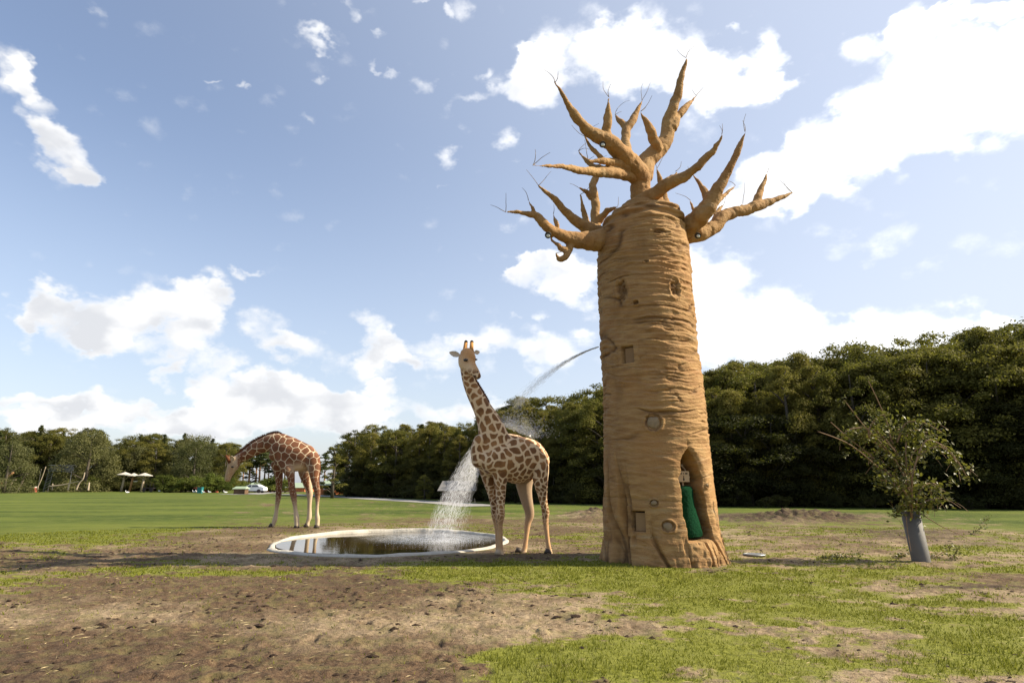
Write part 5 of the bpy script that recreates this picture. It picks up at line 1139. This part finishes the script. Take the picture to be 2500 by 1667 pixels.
# ------------------------------------------------------------------ far left: parasols, gantry, logs
M_LOG = mat('weathered_log', (.38, .31, .23), .9, .2, .3, 3); M_LOGO = mat('orange_log', (.33, .18, .09), .9, .2, .3, 3); M_THATCH = mat('pale_roof', (.46, .43, .38), .9, .1, .2, 4)
M_METAL = mat('galvanised_metal', (.24, .235, .225), .5, .5, .2, 4, metal=.5); M_DARK = mat('dark_wood', (.05, .04, .035), .9)
def far_things():
    Y = 129.0
    for px, apex, bx, hw, m, lab in ((306,1151.5,298,18,M_LOG,'left mushroom parasol on a leaning pale log, of the three at the wood edge'),(327,1154,318,14,M_LOGO,'middle mushroom parasol on an orange-brown log, of the three at the wood edge'),(354,1153.5,346.5,18,M_LOG,'right mushroom parasol on a leaning pale log, of the three at the wood edge')):
        k = mpp(px, 1160, Y); b = P(bx, 1180, Y); b[2] = 0; t = P(px, apex, Y); root = empty('mushroom_parasol', b, lab, 'parasol', 'mushroom parasols at the wood edge')
        mb = MB(); mb.tube([b, (b+t)/2+np.array([.05, 0, 0]), t-np.array([0, 0, .15])], [.24, .20, .16], 10); mb.build('post', m, root, True)
        mb = MB(); n = 12; R = hw*k; V = [t]+[t+np.array([math.cos(a)*R, math.sin(a)*R, -.56]) for a in np.arange(n)*2*math.pi/n]+[t+np.array([math.cos(a)*R*.97, math.sin(a)*R*.97, -.68]) for a in np.arange(n)*2*math.pi/n]+[t-np.array([0, 0, .45])]
        F = [(0, 1+i, 1+(i+1) % n) for i in range(n)]+[(1+i, 1+n+i, 1+n+(i+1) % n, 1+(i+1) % n) for i in range(n)]+[(1+2*n, 1+n+(i+1) % n, 1+n+i) for i in range(n)]
        mb.add(V, F); mb.build('roof', M_THATCH, root)
        for a in range(4): mb = MB(); an = a*math.pi/2+.4; mb.tube([t-np.array([0, 0, 1.5]), t+np.array([math.cos(an)*R*.8, math.sin(an)*R*.8, -.62])], [.06, .05], 5); mb.build('strut', m, root)
    # hanging feeder basket on the middle one
    c = P(331, 1175, Y-.5); f = empty('feed_basket', c, 'round pale feed basket hanging under the middle parasol', 'feed basket'); mb = MB(); mb.tube([c+np.array([0, 0, -.22]), c, c+np.array([0, 0, .15])], [.12, .42, .45], 12); mb.build('basket', M_THATCH, f)
    mb = MB(); mb.tube([c, c+np.array([-.2, .5, 1.1])], [.03, .03], 5); mb.build('rope', M_DARK, f)
    # cart
    c = P(365, 1192, Y-3); c[2] = 0; f = empty('hay_cart', c, 'dark old cart frame standing right of the parasols', 'cart')
    mb = MB(); mb.box(c+np.array([0, 0, .75]), (2.2, 1.2, .16)); mb.build('bed', M_DARK, f)
    for i in range(4): mb = MB(); mb.box(c+np.array([-1.0+i*.67, -.55, 1.2]), (.08, .08, .85)); mb.build('stake', M_DARK, f)
    for sx in (-.7, .7):
        mb = MB(); mb.tube([c+np.array([sx, -.68, .38]), c+np.array([sx, -.58, .38])], [.38, .38], 16); mb.build('wheel', M_DARK, f)
    # truss gantry
    Yg = 124.0; c = P(147, 1142, Yg); b = P(122, 1190, Yg); root = empty('truss_gantry', (b[0], Yg, 0), 'grey metal truss gantry with lattice leg among the trees at the left', 'gantry')
    k = mpp(147, 1142, Yg); x0, x1 = P(119, 1142, Yg)[0], P(176, 1142, Yg)[0]; zt, zb = P(119, 1135, Yg)[2], P(119, 1149, Yg)[2]
    def bar(a, b_, r, nm='bar'): mb = MB(); mb.tube([a, b_], [r, r], 5); mb.build(nm, M_METAL, root)
    for yy in (0, 1.2):
        bar((x0, Yg+yy, zt), (x1, Yg+yy, zt-.2), .07); bar((x0, Yg+yy, zb), (x1, Yg+yy, zb-.2), .07)
        for i in range(8): xa = x0+(x1-x0)*i/8; xb = x0+(x1-x0)*(i+1)/8; bar((xa, Yg+yy, zb), (xb, Yg+yy, zt-.1), .04)
    mb = MB(); mb.box(((x0+x1)/2, Yg+.6, zt+.02), (x1-x0, 1.0, .08)); mb.build('deck', M_METAL, root); mb = MB(); mb.box(((x0+x1)/2, Yg+.6, (zt+zb)/2-.1), (x1-x0-.2, .05, (zt-zb)*.7)); mb.build('mesh_screen', M_METAL, root)
    for xx in (x0+.1, x0+1.0):
        bar((xx, Yg, zb), (xx-.5, Yg, 0), .06, 'leg_post')
    for i in range(7): z0_ = zb*i/7; z1_ = zb*(i+1)/7; s0 = -.5*(1-i/7); s1 = -.5*(1-(i+1)/7); bar((x0+.1+s0, Yg, z0_), (x0+1.0+s1, Yg, z1_), .04)
    bar((x1-.4, Yg+.6, zb), (x1-.4, Yg+.6, 0), .06, 'leg_post')
    # logs and dead stems
    def log(name, pts, r, label, cat='log', group='dead logs at the far left', Y_=120, m=M_LOG):
        W_ = [P(a, b_, Y_) for a, b_ in pts]; k_ = mpp(pts[0][0], pts[0][1], Y_)
        o = empty(name, (W_[0][0], Y_, 0), label, cat, group); mb = MB(); S = spline(np.array(W_), 4); n = len(S); mb.tube([tuple(s_) for s_ in S], list(np.linspace(r, r*.55, n)*k_), 8); mb.build('wood', m, o, True); return o
    log('leaning_log', [(-14,1197),(8,1172),(33,1153)], 4.0, 'reddish leaning log with pale tip cut by the left picture edge', m=M_LOGO)
    log('lying_log', [(-4,1190),(8,1190),(20,1191)], 3.4, 'short white log lying at the left picture edge')
    log('dead_stem', [(25,1196),(28,1180),(33,1172),(39,1171)], 2.6, 'short crooked grey stem, second from the left edge')
    log('dead_stem', [(46,1196),(53,1178),(60,1163),(70,1157)], 3.0, 'tall crooked pale stem bent to the right at the far left')
    log('leaning_pole', [(88,1196),(100,1172),(112,1139)], 1.2, 'thin leaning green-brown pole left of the gantry')
    log('leaning_pole', [(92,1196),(97,1165),(101,1145)], .9, 'thinner upright pole beside the gantry')
    log('rail_log', [(118,1187),(150,1184),(178,1178),(191,1175)], 1.8, 'long pale log laid as a rail below the gantry')
    log('dead_stem', [(186,1196),(193,1180),(203,1168),(207,1153)], 2.0, 'forked pale dead stem holding up the right end of the rail log')
    log('wooden_post', [(166,1197),(168,1181)], 1.8, 'short pale post under the middle of the rail log', 'post'); log('wooden_post', [(127,1197),(129,1180)], 1.5, 'short pale post under the left end of the rail log', 'post'); log('wooden_post', [(215,1197),(216.5,1186),(218,1177)], 2.6, 'stout pale post standing free right of the rail log', 'post')
    c = P(81, 1188, 122.); c[2] = .0; o = empty('crate', c, 'small red and white crate among the logs', 'crate'); mb = MB(); mb.box(c+np.array([0, 0, .42]), (1.1, .8, .8)); mb.build('box_body', mat('red_paint', (.35, .07, .05), .7), o); mb = MB(); mb.box(c+np.array([0, 0, .95]), (1.0, .7, .22)); mb.build('lid', M_THATCH, o)
far_things()
def buildings():
    M_OR = mat('orange_wall', (.50, .17, .07), .85, .2, .12, 1.5); M_GRN = mat('green_roof', (.27, .34, .24), .7, .3, .1, 1.5); M_RED = mat('red_roof', (.42, .11, .07), .8, .2, .15, 2); M_WHT = mat('white_frame', (.75, .74, .70), .6); M_WIN = mat('window_glass', (.04, .05, .06), .15, .6)
    def house(x0, x1, ye, yr, Y, lab, wallm, roofm, dep=6.0, wins=(), yb=0, gable=False):
        a = P(x0, ye, Y); b = P(x1, ye, Y); ze = a[2]; zr = P(x0, yr, Y+dep/2)[2]; zr = max(zr, ze+.3); cx = (a[0]+b[0])/2; w = b[0]-a[0]
        root = empty('low_building', (cx, Y, 0), lab, 'building'); mb = MB(); mb.box((cx, Y+dep/2, ze/2), (w, dep, ze)); mb.build('wall', wallm, root)
        V = [(a[0]-.4, Y-.5, ze-.05), (b[0]+.4, Y-.5, ze-.05), (b[0]+.4, Y+dep+.5, ze-.05), (a[0]-.4, Y+dep+.5, ze-.05), (a[0]-.4+w*.06, Y+dep/2, zr), (b[0]+.4-w*.06, Y+dep/2, zr)]
        mb = MB(); mb.add(V, [(0, 1, 5, 4), (2, 3, 4, 5), (1, 2, 5), (3, 0, 4), (3, 2, 1, 0)]); mb.build('roof', roofm, root)
        for wx, wy in wins:
            c = P(wx, wy, Y); mb = MB(); mb.box((c[0], Y-.03, c[2]), (.9, .08, .75)); f = mb.build('window', M_WHT, root); mb = MB(); mb.box((c[0], Y-.08, c[2]), (.62, .03, .48)); q = mb.build('pane', M_WIN, None); q.parent = f
        return root
    house(781, 815, 1183, 1172.5, 96, 'orange building with pale green roof and small white windows right of the bending giraffe', M_OR, M_GRN, 7, [(797,1188),(803,1188),(808,1188)])
    house(816, 845, 1181, 1175, 99, 'orange building end half hidden by the thin tree', M_OR, M_RED, 5)
    house(585, 744, 1189.5, 1178, 128, 'long low orange building with grey-green roof behind the bending giraffe legs', M_OR, M_GRN, 10)
    house(480, 509, 1191, 1180.5, 116, 'small red-roofed hut in the bushes left of the bending giraffe', M_RED, M_RED, 4)
    house(1080, 1150, 1196, 1173.5, 58, 'dark wooden hut with grey hipped roof behind the falling water', mat('dark_brown_wall', (.10, .065, .05), .9), mat('grey_roof', (.16, .155, .15), .9), 4.5)
    # teal bin
    c = P(489, 1196, 110.); c[2] = 0; o = empty('waste_bin', c, 'teal bin standing in front of the red-roofed hut', 'bin'); mt = mat('teal_paint', (.02, .16, .17), .6); mb = MB(); mb.box(c+np.array([0, 0, .45]), (.75, .7, .9)); mb.build('bin_body', mt, o); mb = MB(); mb.box(c+np.array([0, -.02, .95]), (.82, .78, .1)); mb.build('lid', mt, o)
    # hay rack
    Y = 100.; a = P(575, 1200, Y); b = P(602, 1200, Y); cx = (a[0]+b[0])/2; w = b[0]-a[0]; zt = P(590, 1191, Y)[2]
    o = empty('hay_rack', (cx, Y, 0), 'covered hay rack with pale green roof in front of the white car', 'hay rack'); M_HAY = mat('brown_hay', (.14, .09, .055), .95, .1, .5, 6, .6, 12)
    mb = MB(); mb.box((cx, Y, .48), (w, 1.4, .9)); mb.build('hay_bale', M_HAY, o)
    for sx in (-1, 1):
        for sy in (-1, 1): mb = MB(); mb.box((cx+sx*w*.47, Y+sy*.62, zt/2), (.09, .09, zt)); mb.build('post', M_DARK, o)
    mb = MB(); mb.add([(cx-w*.62, Y-1, zt-.12), (cx+w*.62, Y-1, zt-.12), (cx+w*.62, Y+1, zt-.12), (cx-w*.62, Y+1, zt-.12), (cx-w*.5, Y, zt+.25), (cx+w*.5, Y, zt+.25)], [(0, 1, 5, 4), (2, 3, 4, 5), (1, 2, 5), (3, 0, 4), (3, 2, 1, 0)]); mb.build('roof', M_GRN, o)
    # white car, side on
    Y = 112.; c = P(618, 1200, Y); L = 1.95; x = c[0]; o = empty('parked_car', (x, Y, 0), 'white car parked on the pale road right of the hay rack', 'car'); MC = mat('white_car_paint', (.75, .76, .78), .25, .5, .04); mb = MB()
    prof = [(-2.1,.35),(-2.15,.65),(-2.0,.88),(-1.1,1.0),(-.55,1.42),(.95,1.45),(1.75,1.05),(2.1,.95),(2.15,.4)]; V = []; n = len(prof)
    for yy, s in ((-.86, 1), (.86, 1)):
        for px_, z in prof: V.append((x+px_, Y+yy*(1 if z < 1.1 else .82), z))
    F = [tuple(range(n)), tuple(range(2*n-1, n-1, -1))]+[(i, i+n, (i+1) % n+n, (i+1) % n) for i in range(n)]; mb.add(V, F); mb.build('body', MC, o)
    for (xa, xb, xc, xd) in ((-.95, -.05, -.05, -.48), (.03, 1.3, .9, .03)):
        mb = MB(); mb.add([(x+xa, Y-.87, 1.02), (x+xb, Y-.87, 1.02), (x+xc, Y-.74, 1.38), (x+xd, Y-.74, 1.38)], [(0, 1, 2, 3)]); mb.build('side_window', M_WIN, o)
    for sx in (-1.35, 1.3):
        for sy in (-.84, .78): mb = MB(); mb.tube([(x+sx, Y+sy-.1, .33), (x+sx, Y+sy+.08, .33)], [.33, .33], 16, ref=(0, 0, 1)); mb.build('wheel', M_DARK, o)
    # white birds
    MWB = mat('white_feathers', (.8, .8, .78), .8); proto = None
    spots = [(258,1198.5),(271,1198.5),(310,1205),(388,1201),(473,1203.5),(481,1203),(496,1204.5),(511,1204.5),(550,1205)]
    for i, (px, py) in enumerate(spots):
        g = G(px, py); k = 1.0
        lab = ['leftmost white bird on the far lawn', 'white bird left of the parasols on the far lawn', 'white bird in front of the left parasol', 'white bird right of the cart on the far lawn', 'left bird of the white pair below the red hut', 'right bird of the white pair below the red hut', 'white bird below the teal bin', 'white bird between the bin and the giraffe head', 'white bird just left of the hay rack'][i]
        o = empty('white_bird', (g[0], g[1], 0), lab, 'bird', 'white birds on the far lawn'); o.rotation_euler = (0, 0, random.uniform(-.6, .6)); o.scale = (.7, .7, .7)
        if proto is None:
            mb = MB(); mb.ball((0, 0, .34), (.34, .16, .17), 12, 8); mb.tube([(-.25, 0, .40), (-.33, 0, .55), (-.36, 0, .68)], [.075, .05, .05], 8); mb.ball((-.38, 0, .71), (.09, .06, .06), 8, 6); mb.tube([(.28, 0, .36), (.48, 0, .34)], [.1, .03], 6)
            m1 = mesh_from('body', np.array(mb.V), mb.F, True, [MWB]); mb = MB(); mb.tube([(0, -.06, 0), (0, -.06, .25)], [.02, .02], 5); m2 = mesh_from('leg', np.array(mb.V), mb.F, False, [M_LOGO]); mb = MB(); mb.tube([(.05, .06, 0), (.05, .06, .25)], [.02, .02], 5); m3 = mesh_from('leg', np.array(mb.V), mb.F, False, [M_LOGO]); proto = (m1, m2, m3)
        for nm, mm in zip(('body', 'leg', 'leg'), proto): q = bpy.data.objects.new(nm, mm); COL.objects.link(q); q.parent = o
buildings()
words = ['left', 'right']
def ordinal_labels():
    by = {}
    for o in SC.objects:
        if o.parent is None and 'label' in o and 'category' in o: by.setdefault(o['label'], []).append(o)
    for lab, L in by.items():
        if len(L) < 2 or 'category' not in L[0]: continue
        L.sort(key=lambda o: o.location.x/max(o.location.y, 1)); n = len(L); pos = {2: ['left', 'right'], 3: ['left', 'middle', 'right']}.get(n)
        if pos is None: continue
        for o, w_ in zip(L, pos): o['label'] = w_+' '+lab
ordinal_labels()
tot = 0
for m_ in {o.data for o in SC.objects if o.type == 'MESH'}:
    tot += sum(1 for _ in ()) + (len(m_.loops)-2*len(m_.polygons))
print('triangles', tot, 'objects', len(SC.objects))
